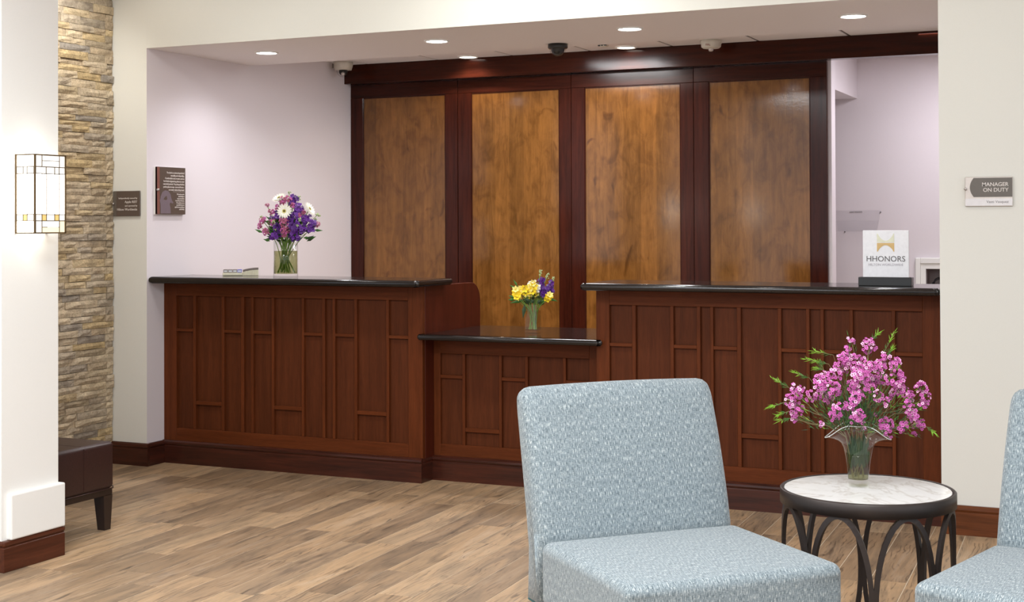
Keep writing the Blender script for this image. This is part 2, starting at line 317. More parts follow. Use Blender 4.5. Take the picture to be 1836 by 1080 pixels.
# tile ceiling over the work area: tiles with T-bars between
ct = struct(bx('ceiling_back', (XW - .2, .62, 7.46, YR, TILE + .012, TILE + .06), 'ceil'))
tw = .56; x = -5.068 - tw
k = 0
while x < .6:
    for y0, y1 in ((7.46, 8.06), (8.06, 8.66), (8.66, 9.26), (9.26, YR)):
        bx('ceiling_tile', (max(x + .009, XW), min(x + tw - .009, .5), y0 + .008, y1 - .008, TILE - .001, TILE + .012), 'ceil', ct, bev=.002)
    x += tw
bm = B(); x = -5.068 - tw
while x < .6:
    if x > XW: box(bm, x - .007, x + .007, 7.46, YR, TILE + .003, TILE + .011)
    x += tw
for y in (8.06, 8.66, 9.26): box(bm, XW, .5, y - .007, y + .007, TILE + .004, TILE + .0115)
link('ceiling_grid', bm, 'taupe_card', ct)
# valance beam
struct(bx('trim_1', (XW, .4, 8.605, YB, 2.36, TILE), 'richX', bev=.002))
# baseboards: profile with a rounded cap, extruded
def base_prof(o, d, h=.128):      # o = wall plane, d = direction it faces (-1 or 1)
    t_ = .02; return [(o, 0), (o + d * t_, 0), (o + d * t_, h - .032), (o + d * (t_ - .004), h - .028), (o + d * (t_ + .002), h - .018), (o + d * (t_ + .001), h - .008), (o + d * (t_ - .008), h), (o, h)]
def baseboard(name, axis, a, b, o, d, mat): return link(name, prism(B(), base_prof(o, d), axis, a, b), mat)
struct(baseboard('baseboard_left', 'x', -5.49, XW + .02, YP, -1, 'base'))
struct(link('baseboard_left_return', prism(B(), [(p[0], p[1]) for p in base_prof(XW, 1)], 'y', YP + .0005, 6.592), 'baseY'))
struct(baseboard('baseboard_right', 'x', XO + .0, 3.2, YP, -1, 'trim_brown'))
# stone wall: every ledge stone a part, those far off in one
sw = struct(bx('wall_stone', (-5.75, -5.5, 4.3, YP - .002, 0, CEIL), 'mortar'))
def stone_bm(bm, y0, y1, z0, z1, xo):
    ny, nz = 3, 2; g = [[None] * (nz + 1) for _ in range(ny + 1)]
    for i in range(ny + 1):
        for j in range(nz + 1):
            e = i in (0, ny) or j in (0, nz)
            g[i][j] = bm.verts.new((xo + (random.uniform(-.005, -.001) if e else random.uniform(0, .008)), y0 + (y1 - y0) * i / ny + (0 if i in (0, ny) else random.uniform(-.01, .01)), z0 + (z1 - z0) * j / nz + (random.uniform(-.0015, .0015) if j in (0, nz) else 0)))
    for i in range(ny):
        for j in range(nz): bm.faces.new((g[i][j], g[i + 1][j], g[i + 1][j + 1], g[i][j + 1]))
    ring = [g[i][0] for i in range(ny + 1)] + [g[ny][j] for j in range(1, nz + 1)] + [g[i][nz] for i in range(ny - 1, -1, -1)] + [g[0][j] for j in range(nz - 1, 0, -1)]
    back = [bm.verts.new((-5.502, v.co.y, v.co.z)) for v in ring]
    for i in range(len(ring)): bm.faces.new((ring[i], ring[(i + 1) % len(ring)], back[(i + 1) % len(ring)], back[i]))
    return bm
z = 0.0; restst = B(); nst = 0
while z < CEIL - .01:
    h = random.choice((.03, .036, .038, .041, .046)); h = min(h, CEIL - z); y = YP - .004
    first = True
    while y > 4.4:
        L = random.uniform(.05, .07) if first and random.random() < .75 else random.uniform(.1, .27); y0 = y - L
        xo = -5.487 + random.choice((-.004, -.002, 0, .002, .004, .008))
        if y > 5.93 and z < 2.62 and nst < 296:
            o = link('stone', stone_bm(B(), y0 + .0008, y - .0008, z + .0008, z + h - .0008, xo), 'stone', sw); nst += 1
        else: stone_bm(restst, y0 + .0008, y - .0008, z + .0008, z + h - .0008, xo)
        y = y0; first = False
    z += h
bmesh.ops.recalc_face_normals(restst, faces=restst.faces); stuff(link('stone_field', restst, 'stone', sw))
# column with base block, plus its twin further along the lobby
def column(dy, n):
    c = struct(bx('wall_column_%d' % n, (-4.62, -4.16, 4.24 + dy, 4.555 + dy, 0, CEIL), 'white'))
    pts = [(-4.64, 4.222 + dy), (-4.141, 4.222 + dy), (-4.141, 4.574 + dy), (-4.64, 4.574 + dy)]
    bm = B(); box(bm, -4.64, -4.141, 4.233 + dy, 4.575 + dy, 0, .096, bev=.002); box(bm, -4.637, -4.144, 4.236 + dy, 4.572 + dy, .096, .1); box(bm, -4.642, -4.139, 4.231 + dy, 4.577 + dy, .1, .122, bev=.008, seg=3)
    link('baseboard', bm, 'trim_brown_y', c)
    link('base_block', box(B(), -4.6, -4.136, 4.268 + dy, 4.572 + dy, .122, .302, bev=.006, seg=2), 'white', c)
    return c
column(0, 1); column(-2.35, 2)

# ------------------------------------------------------------------ tall wood wall panels
PX = [(-5.25, -5.149, -4.491, -4.396, 'leftmost tall wood wall panel beside the pale wall'), (-4.396, -4.293, -3.64, -3.552, 'second tall wood wall panel, behind the yellow flowers'),
      (-3.552, -3.457, -2.801, -2.712, 'third tall wood wall panel, with the bright lamp reflection'), (-2.712, -2.612, -1.966, -1.86, 'rightmost tall wood wall panel beside the open doorway')]
for a, ia, ib, b, lab in PX:
    e = empty('wall_panel', ((a + b) / 2, YB + .015, 0), lab + ', veneer in dark frame', 'wall panel', None, .016 if 'third' in lab else 0); cx = (a + b) / 2
    a, ia, ib, b = a - cx + .002, ia - cx, ib - cx, b - cx - .002
    y0, y1 = -.015, .014
    bx('stile', (a, ia, y0, y1, 0, 2.265), 'richZ', e, bev=.002); bx('stile', (ib, b, y0, y1, 0, 2.265), 'richZ', e, bev=.002)
    bx('top_rail', (a, b, y0, y1, 2.2655, 2.359), 'richX', e, bev=.002); bx('bottom_rail', (ia + .0005, ib - .0005, y0, y1, 0, .14), 'richX', e, bev=.002)
    bx('veneer_sheet', (ia, ib, y0 + .009, y1 - .004, .1405, 2.265), 'veneer', e)
    bm = B()
    for d in ((ia, ia + .006, y0 + .003, y0 + .009, .141, 2.264), (ib - .006, ib, y0 + .003, y0 + .009, .141, 2.264), (ia + .006, ib - .006, y0 + .003, y0 + .009, 2.258, 2.264)): box(bm, *d, bev=.0015)
    link('bead', bm, 'richZ', e)

# ------------------------------------------------------------------ reception desks
def desk(e, x0, x1, yf, zt, cols, zt_p, zb_p, railz, lowz, yback, end=None):
    """cols = boundaries [panel_left, (muntin_l, muntin_r)*, panel_right]; e sits at world (ex,ey,0)"""
    ox, oy = e.location.x, e.location.y
    def P(name, d, mat, bev=.0015): return bx(name, (d[0] - ox, d[1] - ox, d[2] - oy, d[3] - oy, d[4], d[5]), mat, e, bev=bev)
    P('carcass', (x0 + .005, x1 - (.02 if e is dl else .001), yf + .03, yback, .0, zt - .002), 'woodZ', 0)
    P('end_stile', (x0, cols[0], yf, yf + .029, .115, zt), 'woodZ'); P('end_stile', (cols[-1], x1, yf, yf + .029, .115, zt), 'woodZ')
    P('top_rail', (cols[0], cols[-1], yf, yf + .029, zt_p, zt), 'woodX'); P('bottom_rail', (cols[0], cols[-1], yf, yf + .029, .115, zb_p), 'woodX')
    mids = [(cols[i], cols[i + 1]) for i in range(1, len(cols) - 1, 2)]
    for a, b in mids: P('muntin', (a, b, yf + .001, yf + .029, zb_p, zt_p), 'woodZ')
    edges = [cols[0]] + [v for q in mids for v in q] + [cols[-1]]
    for n, i in enumerate(range(0, len(edges), 2)):
        a, b = edges[i], edges[i + 1]; rz = railz.get(n) or lowz.get(n)
        spans = [(zb_p, zt_p)] if not rz else [(zb_p, rz[0]), (rz[1], zt_p)]
        if rz: P('cross_rail', (a, b, yf + .002, yf + .029, rz[0], rz[1]), 'woodX')
        for s0, s1 in spans: P('panel', (a, b, yf + .02, yf + .0295, s0, s1), 'panel', 0)
LC = [-5.174, -5.057, -5.038, -4.859, -4.841, -4.726, -4.706, -4.658, -4.642, -4.52, -4.504, -4.323, -4.307, -4.189, -4.171, -4.123, -4.106, -3.986, -3.968, -3.787, -3.77, -3.652]
LC = [v * .9977 for v in LC]
RC = [-2.501, -2.382, -2.363, -2.186, -2.168, -2.051, -2.033, -1.984, -1.968, -1.851, -1.832, -1.654, -1.637, -1.52, -1.503, -1.453, -1.437, -1.318, -1.302, -1.127, -1.111, -.99]
hi, lo = (.756, .773), (.340, .361)
HI = {0: hi, 2: hi, 4: hi, 6: hi, 8: hi, 10: hi}; LO = {1: lo, 5: lo, 9: lo}
def plinth(e, pts_front, x0, x1, yf, right_end=False):
    ox, oy = e.location.x, e.location.y
    o = link('plinth', prism(B(), [(p[0] - oy, p[1]) for p in base_prof(yf, -1, .13)], 'x', x0 - ox, x1 - ox), 'base', e)
    return o
dl = empty('reception_desk', (-4.4, 6.75, 0), 'tall left reception desk of dark panelled wood against the pale wall', 'desk')
desk(dl, XW, -3.557, 6.612, 1.036, LC, .961, .2, HI, LO, 6.86)
plinth(dl, None, XW, -3.555, 6.612)
link('plinth_return', prism(B(), [(p[0] + 4.4, p[1]) for p in base_prof(-3.5745, 1, .13)], 'y', 6.6125 - 6.75, 6.715 - 6.75), 'baseY', dl)
pts = [(6.6415, 0), (7.3, 0), (7.31, .4), (7.31, .85)] + [(7.20 + .11 * math.cos(q), .93 + .105 * math.sin(q) + .0) for q in [i * PI / 16 for i in range(0, 9)]] + [(7.05, 1.037), (6.6415, 1.035)]
link('end_panel', prism(B(), [(y - 6.75, z) for y, z in pts], 'x', -3.5745 + 4.4, -3.556 + 4.4, bev=.002, seg=1), 'endpanel', dl)
dm = empty('reception_desk', (-3.07, 6.95, 0), 'low middle reception desk of dark panelled wood with yellow flowers on top', 'desk')
WC = [-3.516, -3.386, -3.369, -3.17, -3.154, -3.02, -3.004, -2.807, -2.79, -2.66]
desk(dm, -3.5555, -2.572, 6.735, .756, WC, .675, .192, {0: (.543, .561), 2: (.543, .561), 4: (.543, .561)}, {1: (.263, .284), 3: (.263, .284)}, 7.28)
plinth(dm, None, -3.5555, -2.572, 6.735)
dr = empty('reception_desk', (-1.7, 6.75, 0), 'long right reception desk of dark panelled wood behind the grey chair', 'desk')
desk(dr, -2.571, XO - .002, 6.605, 1.036, RC, .961, .2, HI, LO, 6.9)
plinth(dr, None, -2.571, XO - .002, 6.605)
def slab(name, pts, z0, z1, label, r=.016):
    bm = prism(B(), pts, 'z', z0, z1)
    vert = [e for e in bm.edges if abs(e.verts[0].co.z - e.verts[1].co.z) > .01]
    bmesh.ops.bevel(bm, geom=vert, offset=.018, segments=4, affect='EDGES')
    caps = [f for f in bm.faces if abs(f.normal.z) > .9 or len(f.verts) > 8]
    bm.normal_update(); caps = [f for f in bm.faces if abs(f.normal.z) > .9]
    bmesh.ops.bevel(bm, geom=list({e for f in caps for e in f.edges}), offset=r, segments=4, affect='EDGES', profile=.5)
    o = link(name, bm, 'granite', smooth=True); wm = o.modifiers.new('weighted', 'WEIGHTED_NORMAL'); wm.keep_sharp = True; return tag(o, label, 'countertop')
slab('countertop', [(XW + .002, 6.455), (-3.5, 6.455), (-3.5, 6.87), (XW + .002, 6.87)], 1.037, 1.073, 'black granite top of the tall left desk, under the purple bouquet')
slab('countertop', [(-3.567, 6.555), (-2.53, 6.555), (-2.53, 6.6), (-2.577, 6.6), (-2.577, 7.31), (-3.553, 7.31), (-3.553, 6.6), (-3.567, 6.6)], .757, .787, 'black granite top of the low middle desk, under the yellow flowers', .013)
slab('countertop', [(-2.6, 6.45), (XO - .003, 6.45), (XO - .003, 6.93), (-2.6, 6.93)], 1.037, 1.073, 'black granite top of the long right desk, under the white sign')

# ------------------------------------------------------------------ downlights, ceiling devices
def downlight(x, y, z, lens, lab, r=.07, g=None):
    e = empty('downlight', (x, y, z), lab, 'light', g)
    bm = B(); lathe(bm, [(r, -.0005), (r, -.006), (r - .006, -.008), (r - .014, -.004), (r - .014, -.0005)], 28, cap=False); link('trim_ring', bm, 'white', e, True)
    bm = B(); lathe(bm, [(r - .0145, -.0005), (r - .0145, -.003), (0, -.004)], 28, cap=False); link('lens', bm, lens, e)
for (x, y), p in zip(SOFFIT, ('leftmost', 'second from left', 'third from left', 'rightmost')): downlight(x, y, 2.375, 'lens', 'lit round downlight in the smooth soffit, %s of four' % p)
downlight(-4.235, 8.53, TILE - .0015, 'lens_warm', 'lit tile-ceiling downlight over the left end of the valance'); downlight(-3.104, 8.52, TILE - .0015, 'lens_warm', 'lit tile-ceiling downlight over the middle of the valance')
e = empty('security_camera', (-5.15, 8.43, TILE - .001), 'ivory dome security camera in the ceiling corner above the first wood panel', 'camera')
bm = B(); lathe(bm, [(.068, 0), (.068, -.018), (.066, -.03), (.058, -.056), (0, -.056)], 28); link('housing', bm, 'lightplastic', e, True)
bm = B(); lathe(bm, [(.046, -.056)] + [(.046 * math.cos(a), -.06 - .046 * math.sin(a)) for a in [i * PI / 16 for i in range(9)]], 24, cap=False); link('dome', bm, 'acrylic', e, True)
bm = B(); lathe(bm, [(.03, -.057), (.03, -.075), (.02, -.09), (0, -.092)], 16); lmt = link('lens_mount', bm, 'black', e, True)
bm = B(); lathe(bm, [(.013, 0), (.013, .02), (0, .02)], 14); o = link('lens', bm, 'chrome', lmt, True); o.location = (.012, -.02, -.082); o.rotation_euler = (math.radians(115), 0, math.radians(20))
box_ = bx('slot', (-.0725 + .02, -.0725 + .026, -.066, -.05, -.045, -.015), 'taupe_card', e)
e = empty('security_camera', (-3.076, 7.33, 2.3745), 'black dome security camera on the soffit edge above the second panel', 'camera')
bm = B(); lathe(bm, [(.055, 0), (.056, -.02), (.052, -.026), (0, -.026)], 28); link('housing', bm, 'black', e, True)
bm = B(); lathe(bm, [(.044, -.026)] + [(.046 * math.cos(a), -.03 - .048 * math.sin(a)) for a in [i * PI / 16 for i in range(9)]], 24, cap=False); link('dome', bm, 'acrylic', e, True)
bm = B(); lathe(bm, [(.04, -.026)] + [(.038 * math.cos(a), -.03 - .038 * math.sin(a)) for a in [i * PI / 12 for i in range(7)]], 20, cap=False); link('lens_ball', bm, 'black', e, True)
e = empty('fire_strobe', (-2.518, 8.44, TILE - .001), 'ivory ceiling fire alarm strobe in front of the valance', 'alarm')
bm = B(); lathe(bm, [(.066, 0), (.066, -.02), (.062, -.024), (.06, -.042), (.05, -.05), (0, -.056)], 28); link('housing', bm, 'lightplastic', e, True)
bm = B(); lathe(bm, [(.017, -.05), (.016, -.064), (.011, -.07), (0, -.071)], 16, cap=False); link('strobe_lens', bm, 'chrome', e, True)
rz = math.atan2(-.28, -.95); text('lettering', 'FIRE', .017, (.018 - .0195, -.0625, -.04), (PI / 2, 0, .28), 'red_letter', e, 'CENTER')
e = empty('sprinkler_head', (-3.198, 8.37, TILE - .001), 'small dark slotted sprinkler plate on the ceiling tile', 'sprinkler')
bm = B(); lathe(bm, [(.032, 0), (.03, -.008), (.02, -.012), (0, -.012)], 18); link('cover', bm, 'lightplastic', e, True)
for dx in (-.02, 0, .02): bx('slot', (dx - .007, dx + .007, -.034, -.02, -.008, -.001), 'black', e)

# ------------------------------------------------------------------ signs
def plaque(name, loc, rot, w_, h_, mat, label, th=.008, bev=.002):
    e = empty(name, loc, label, 'sign'); e.rotation_euler = rot
    bx('plate', (-w_ / 2, w_ / 2, -th, 0, -h_ / 2, h_ / 2), mat, e, bev=bev); return e
# sign on the pier
e = plaque('wall_sign', (-5.385, YP - .004, 1.491), (0, 0, 0), .19, .144, 'plaque', 'brown horizontal plaque on the cream pier beside the stone wall')
bx('edge_band', (-.095, -.072, -.0088, -.0005, -.071, .071), 'plaque2', e)
for s, z, b in (('Independently owned by', .026, .0135), ('Apple REIT', .003, .0195), ('and operated by', -.017, .0135), ('Hilton Worldwide', -.040, .0195)): text('lettering', s, b, (.078, -.0085, z), FRONT, 'letter', e, 'RIGHT')
bm = B(); lathe(bm, [(.006, 0), (.006, .012), (0, .014)], 12); o = link('standoff', bm, 'chrome', e, True); o.location = (-.089, -.008, 0); o.rotation_euler = (PI / 2, 0, 0)
# duck plaque on the recess wall
e = plaque('wall_sign', (XW + .006, 6.658, 1.566), (0, 0, PI / 2), .258, .274, 'plaque', 'tall brown plaque with a duck emblem on the pale recess wall', .014)
bx('edge_band', (-.129, -.109, -.0148, -.001, -.136, .136), 'copper', e)
bx('backing', (-.135, .124, .0, .006, -.137, .137), 'white', e)
for i, s in enumerate(('The duck is a universal symbol of', 'versatility and adaptability.', 'Comfortable in air, in water, and on', 'land ducks migrate long distances over', 'extended periods. They always find the', 'perfect place to stay - a second home -', 'no matter where they travel.')): text('lettering', s, .0155, (.117, -.0145, .1 - i * .0165), FRONT, 'letter', e, 'RIGHT', spacing=.82)
bx('rule', (.012, .117, -.0148, -.0138, -.0055, -.0045), 'letter', e)
for i, s in enumerate(('We welcome the', 'duck\'s ability to', 'adapt and endure', 'in a variety of climates.', 'Our goal is to serve', 'you with that same', 'spirit of resourcefulness', 'and flexibility.')): text('lettering', s, .0125, (.117, -.0145, -.023 - i * .0125), FRONT, 'letter', e, 'RIGHT', spacing=.78)
dk = [(-.10, -.132), (-.10, -.085), (-.108, -.06), (-.10, -.035), (-.085, -.01), (-.06, .002), (-.03, -.002), (-.012, -.02), (-.004, -.042), (.004, -.058), (.016, -.068), (.006, -.074), (-.012, -.068), (-.02, -.078), (-.012, -.1), (-.01, -.132)]
em = link('duck_emblem', prism(B(), dk, 'y', -.0149, -.0138), 'duck', e)
wing = [(-.075, -.05), (-.06, -.035), (-.045, -.03), (-.042, -.05), (-.055, -.055)]
link('duck_emblem_wing', prism(B(), wing, 'y', -.0154, -.0148), 'plaque', em)
bm = B(); lathe(bm, [(.007, 0), (.007, .012), (0, .015)], 12); o = link('standoff', bm, 'chrome', e, True); o.location = (-.128, -.012, .004); o.rotation_euler = (PI / 2, 0, 0)
# manager sign
e = plaque('wall_sign', (-.6835, YP - .004, 1.497), (0, 0, 0), .197, .128, 'satin', 'silver and grey duty sign on the cream wall at right')
f_ = [(-.078 + .016 * ((j - 7) / 7) ** 2 - .0, -.0235 + .083 * j / 14) for j in range(15)]
link('dark_field', prism(B(), f_ + [(.0975, .0595), (.0975, -.0235)], 'y', -.0095, -.0078), 'plaque2', e)
text('lettering', 'MANAGER\nON DUTY', .0235, (.082, -.0097, .023), FRONT, 'letter', e, 'RIGHT', line=1.02, spacing=.98, weight=.0003)
bx('name_strip', (-.0975, .0975, -.0088, -.0078, -.062, -.031), 'chrome', e)
text('lettering', 'Vasti Vasquez', .0165, (.082, -.009, -.05), FRONT, 'dark_letter', e, 'RIGHT')
bm = B(); lathe(bm, [(.006, 0), (.006, .012), (0, .014)], 12); o = link('standoff', bm, 'chrome', e, True); o.location = (-.096, -.008, .012); o.rotation_euler = (PI / 2, 0, 0)
# counter sign
e = empty('counter_sign', (-1.16, 6.66, 1.073), 'white acrylic counter sign in a black base on the right desk', 'sign')
bx('base', (-.12, .12, -.035, .03, 0, .04), 'black', e, bev=.002)
bx('card_panel', (-.104, .104, -.004, .004, .036, .255), 'card', e, bev=.001)
def hh(top):
    W_, n = .039, 16
    if top: return [(-W_, .2), (-W_, .241)] + [(-W_ + .003 + (2 * W_ - .006) * i / n, .241 - .034 * math.sin(PI * i / n) ** .8) for i in range(0, n + 1)] + [(W_, .241), (W_, .2)]
    return [(-W_, .197), (-W_, .157)] + [(-W_ + .003 + (2 * W_ - .006) * i / n, .157 + .03 * math.sin(PI * i / n) ** .8) for i in range(0, n + 1)] + [(W_, .157), (W_, .197)]
link('emblem_top', prism(B(), hh(True), 'y', -.0055, -.0042), 'palegold', e); link('emblem_bottom', prism(B(), hh(False), 'y', -.0055, -.0042), 'gold', e)
text('lettering', 'HHONORS', .036, (0, -.0048, .112), FRONT, 'dark_letter', e, 'CENTER', spacing=1.0)
text('lettering', 'HILTON WORLDWIDE', .0155, (0, -.0048, .092), FRONT, 'faint_letter', e, 'CENTER', spacing=1.0)
# paper holder on the rear wall
e = empty('document_holder', (-1.89, YR, 1.31), 'clear acrylic document holder on the rear wall behind the white sign', 'holder')
bm = prism(B(), [(-.156, .14), (.156, .14), (.132, .0), (-.132, .0)], 'y', -.003, -.001); link('back_plate', bm, 'acrylic', e)
bm = prism(B(), [(-.15, .07), (.15, .07), (.132, .0), (-.132, .0)], 'y', -.05, -.047); link('front_plate', bm, 'acrylic', e)
bx('bottom_plate', (-.132, .132, -.05, -.001, -.003, 0), 'acrylic', e)
for x, z in ((-.156, .127), (.156, .127), (-.085, -.006)): bx('pin', (x - .003, x + .003, -.008, -.0, z - .003, z + .003), 'black', e)
text('lettering', 'GUEST REQUESTS', .011, (-.01, -.0035, .125), FRONT, 'dark_letter', e, 'CENTER')
# extinguisher cabinet
e = empty('fire_cabinet', (-1.33, YR, .5), 'white recessed extinguisher cabinet with glass door on the rear wall', 'cabinet')
bm = B()
for d in ((-.175, -.142, -.03, 0, 0, .63), (.142, .175, -.03, 0, 0, .63), (-.142, .142, -.03, 0, .59, .63), (-.142, .142, -.03, 0, 0, .04)): box(bm, *d, bev=.005)
link('surround', bm, 'white', e)
bm = B()
for d in ((-.141, -.107, -.02, -.006, .041, .589), (.107, .141, -.02, -.006, .041, .589), (-.107, .107, -.02, -.006, .556, .589), (-.107, .107, -.02, -.006, .041, .076), (-.107, .107, -.02, -.006, .415, .44)): box(bm, *d, bev=.001)
link('door_frame', bm, 'white', e)
bm = B()
for d in ((-.107, -.1045, -.002, .1245, .0765, .5555), (.1045, .107, -.002, .1245, .0765, .5555), (-.1045, .1045, -.002, .1245, .0765, .079), (-.1045, .1045, -.002, .1245, .553, .5555), (-.1045, .1045, .122, .1245, .079, .553)): box(bm, *d)
link('lining', bm, 'greybox', e); bx('pane', (-.107, .107, -.0185, -.0175, .44, .556), 'acrylic', e)
ex = empty('fire_extinguisher', (-1.318, YR + .062, .58), 'red fire extinguisher with black hose and lime tag inside the cabinet', 'extinguisher')
bm = B(); lathe(bm, [(.0, 0), (.045, 0), (.05, .02), (.05, .29), (.04, .33), (.02, .35), (.02, .375), (0, .375)], 20); link('cylinder', bm, 'red', ex, True)
bm = B(); lathe(bm, [(.024, .37), (.026, .385), (.024, .4), (0, .4)], 16); link('collar', bm, 'red', ex, True)
bx('valve', (-.022, .03, -.018, .012, .4, .432), 'chrome', ex, bev=.002); bx('tag', (-.034, .012, -.054, -.051, .325, .362), 'tag', ex)
bm = B(); tube(bm, [(-.018, -.01, .412), (-.034, -.01, .412)], .007, 10); link('hose_fitting', bm, 'chrome', ex, True)
bm = B(); tube(bm, [(-.034, -.01, .412), (-.05, -.015, .41), (-.066, -.02, .4), (-.078, -.025, .38), (-.082, -.028, .34), (-.08, -.028, .25), (-.075, -.028, .15)], .009, 10); link('hose', bm, 'rubber', ex, True)

# ------------------------------------------------------------------ sconce
def sconce(dy, label):
    e = empty('wall_sconce', (-4.16, 4.4 + dy, 1.333), label, 'lamp', 'stained glass column sconces'); D, H2, hw = .102, .316, .085
    rows = [1, .845, .758, .242, .162, 0]
    bars = B(); fr = B()
    for y in (-hw, hw):
        box(fr, D - .005, D + .001, y - .004, y + .004, 0, H2); box(fr, 0, .008, y - .0035, y + .0035, 0, H2)
    for z in (0, H2 - .004):
        box(fr, 0, D + .0015, -hw - .003, -hw + .004, z, z + .005); box(fr, 0, D + .0015, hw - .004, hw + .003, z, z + .005); box(fr, D - .004, D + .0015, -hw, hw, z, z + .005)
    link('frame', fr, 'brass', e); bx('backplate', (0, .004, -hw + .004, hw - .004, .004, H2 - .004), 'brass', e)
    front = {0: [0, .22, .8, 1], 1: [0, .36, .64, .79, 1], 2: [0, .22, .37, .64, .8, 1], 3: [0, .22, .37, .64, .79, 1], 4: [0, .22, .8, 1]}
    side = {0: [0, 1], 1: [0, .37, .615, 1], 2: [0, .615, 1], 3: [0, .37, .615, 1], 4: [0, 1]}
    def face(cells, place):
        wb = .0085 if cells is front else .014
        for r in range(5):
            z1, z0 = rows[r] * H2, rows[r + 1] * H2; cs = cells[r]
            for i in range(len(cs) - 1):
                subs = [(z0, z1)]
                if cells is front and r in (0, 4) and i == 1: zm = (z0 + z1) / 2; subs = [(z0, zm), (zm, z1)]
                for q, (a, b) in enumerate(subs):
                    mat = 'opal'
                    if r == 3 and ((cells is front and i in (1, 3)) or (cells is side and i == 1)): mat = 'amber'
                    elif r == 4 and cells is front and (i == 2 or (i == 1 and q == 0)): mat = 'creamglass'
                    elif r in (1, 3) or (r in (0, 4) and cells is front): mat = 'paleglass'
                    place(cs[i], cs[i + 1], a + .0012, b - .0012, mat)
                if i: place(cs[i] - wb, cs[i] + wb, z0, z1, None)
            if r: place(0, 1, z1 - .0016, z1 + .0016, None)
            if cells is front and r in (0, 4): place(.22, .8, (z0 + z1) / 2 - .001, (z0 + z1) / 2 + .001, None)
    def pf(a, b, z0, z1, mat):
        y0, y1 = -hw + 2 * hw * a, -hw + 2 * hw * b
        if mat: bx('pane', (D - .004, D - .001, y0 + .0008, y1 - .0008, z0, z1), mat, e)
        else: box(bars, D - .003, D + .0005, y0, y1, z0, z1)
    def ps(sgn):
        def f(a, b, z0, z1, mat):
            x0, x1 = .008 + (D - .013) * a, .008 + (D - .013) * b; y = sgn * hw
            if mat: bx('pane', (x0 + .0008, x1 - .0008, y - .0015, y + .0015, z0, z1), mat, e)
            else: box(bars, x0, x1, y - .0025, y + .0025, z0, z1)
        return f
    face(front, pf); face(side, ps(-1)); face(side, ps(1))
    link('leading', bars, 'brass', e)
sconce(0, 'lit stained glass sconce on the white column at the left edge')
sconce(-2.35, 'lit stained glass sconce out of frame, mirrored in the rightmost wood panel')

# ------------------------------------------------------------------ bench
e = empty('bench', (-4.85, 4.865, 0), 'dark brown leather bench behind the white column', 'bench')
cu = link('cushion', box(B(), -.548, .552, -.2, .2, .184, .395, bev=.02, seg=4), 'leather', e, True)
bm = B(); box(bm, .5515, .5532, -.0015, .0015, .2, .385); box(bm, -.53, .535, -.0015, .0015, .3945, .3958); link('seam', bm, 'leather', cu)
bm = B(); tube(bm, [(-.54, .199, .19), (.545, .199, .19)], .003); tube(bm, [(.552, -.19, .186), (.552, .19, .186)], .003); link('welt', bm, 'leather', cu, True)
bx('apron', (-.54, .546, -.193, .193, .156, .1835), 'espresso', e, bev=.002)
for sx_ in (-1, 1):
    for sy_ in (-1, 1):
        bm = B(); x1, y1 = sx_ * .546, sy_ * .193; a, b = .058, .04
        top = [(x1, y1), (x1 - sx_ * a, y1), (x1 - sx_ * a, y1 - sy_ * a), (x1, y1 - sy_ * a)]; bot = [(x1 - sx_ * .006, y1 - sy_ * .006), (x1 - sx_ * (b + .006), y1 - sy_ * .006), (x1 - sx_ * (b + .006), y1 - sy_ * (b + .006)), (x1 - sx_ * .006, y1 - sy_ * (b + .006))]
        A = [bm.verts.new((p[0], p[1], .1555)) for p in top]; C_ = [bm.verts.new((p[0], p[1], 0)) for p in bot]
        bm.faces.new(A); bm.faces.new(C_)
        for i in range(4): bm.faces.new((A[i], A[(i + 1) % 4], C_[(i + 1) % 4], C_[i]))
        link('leg', bm, 'espresso', e)

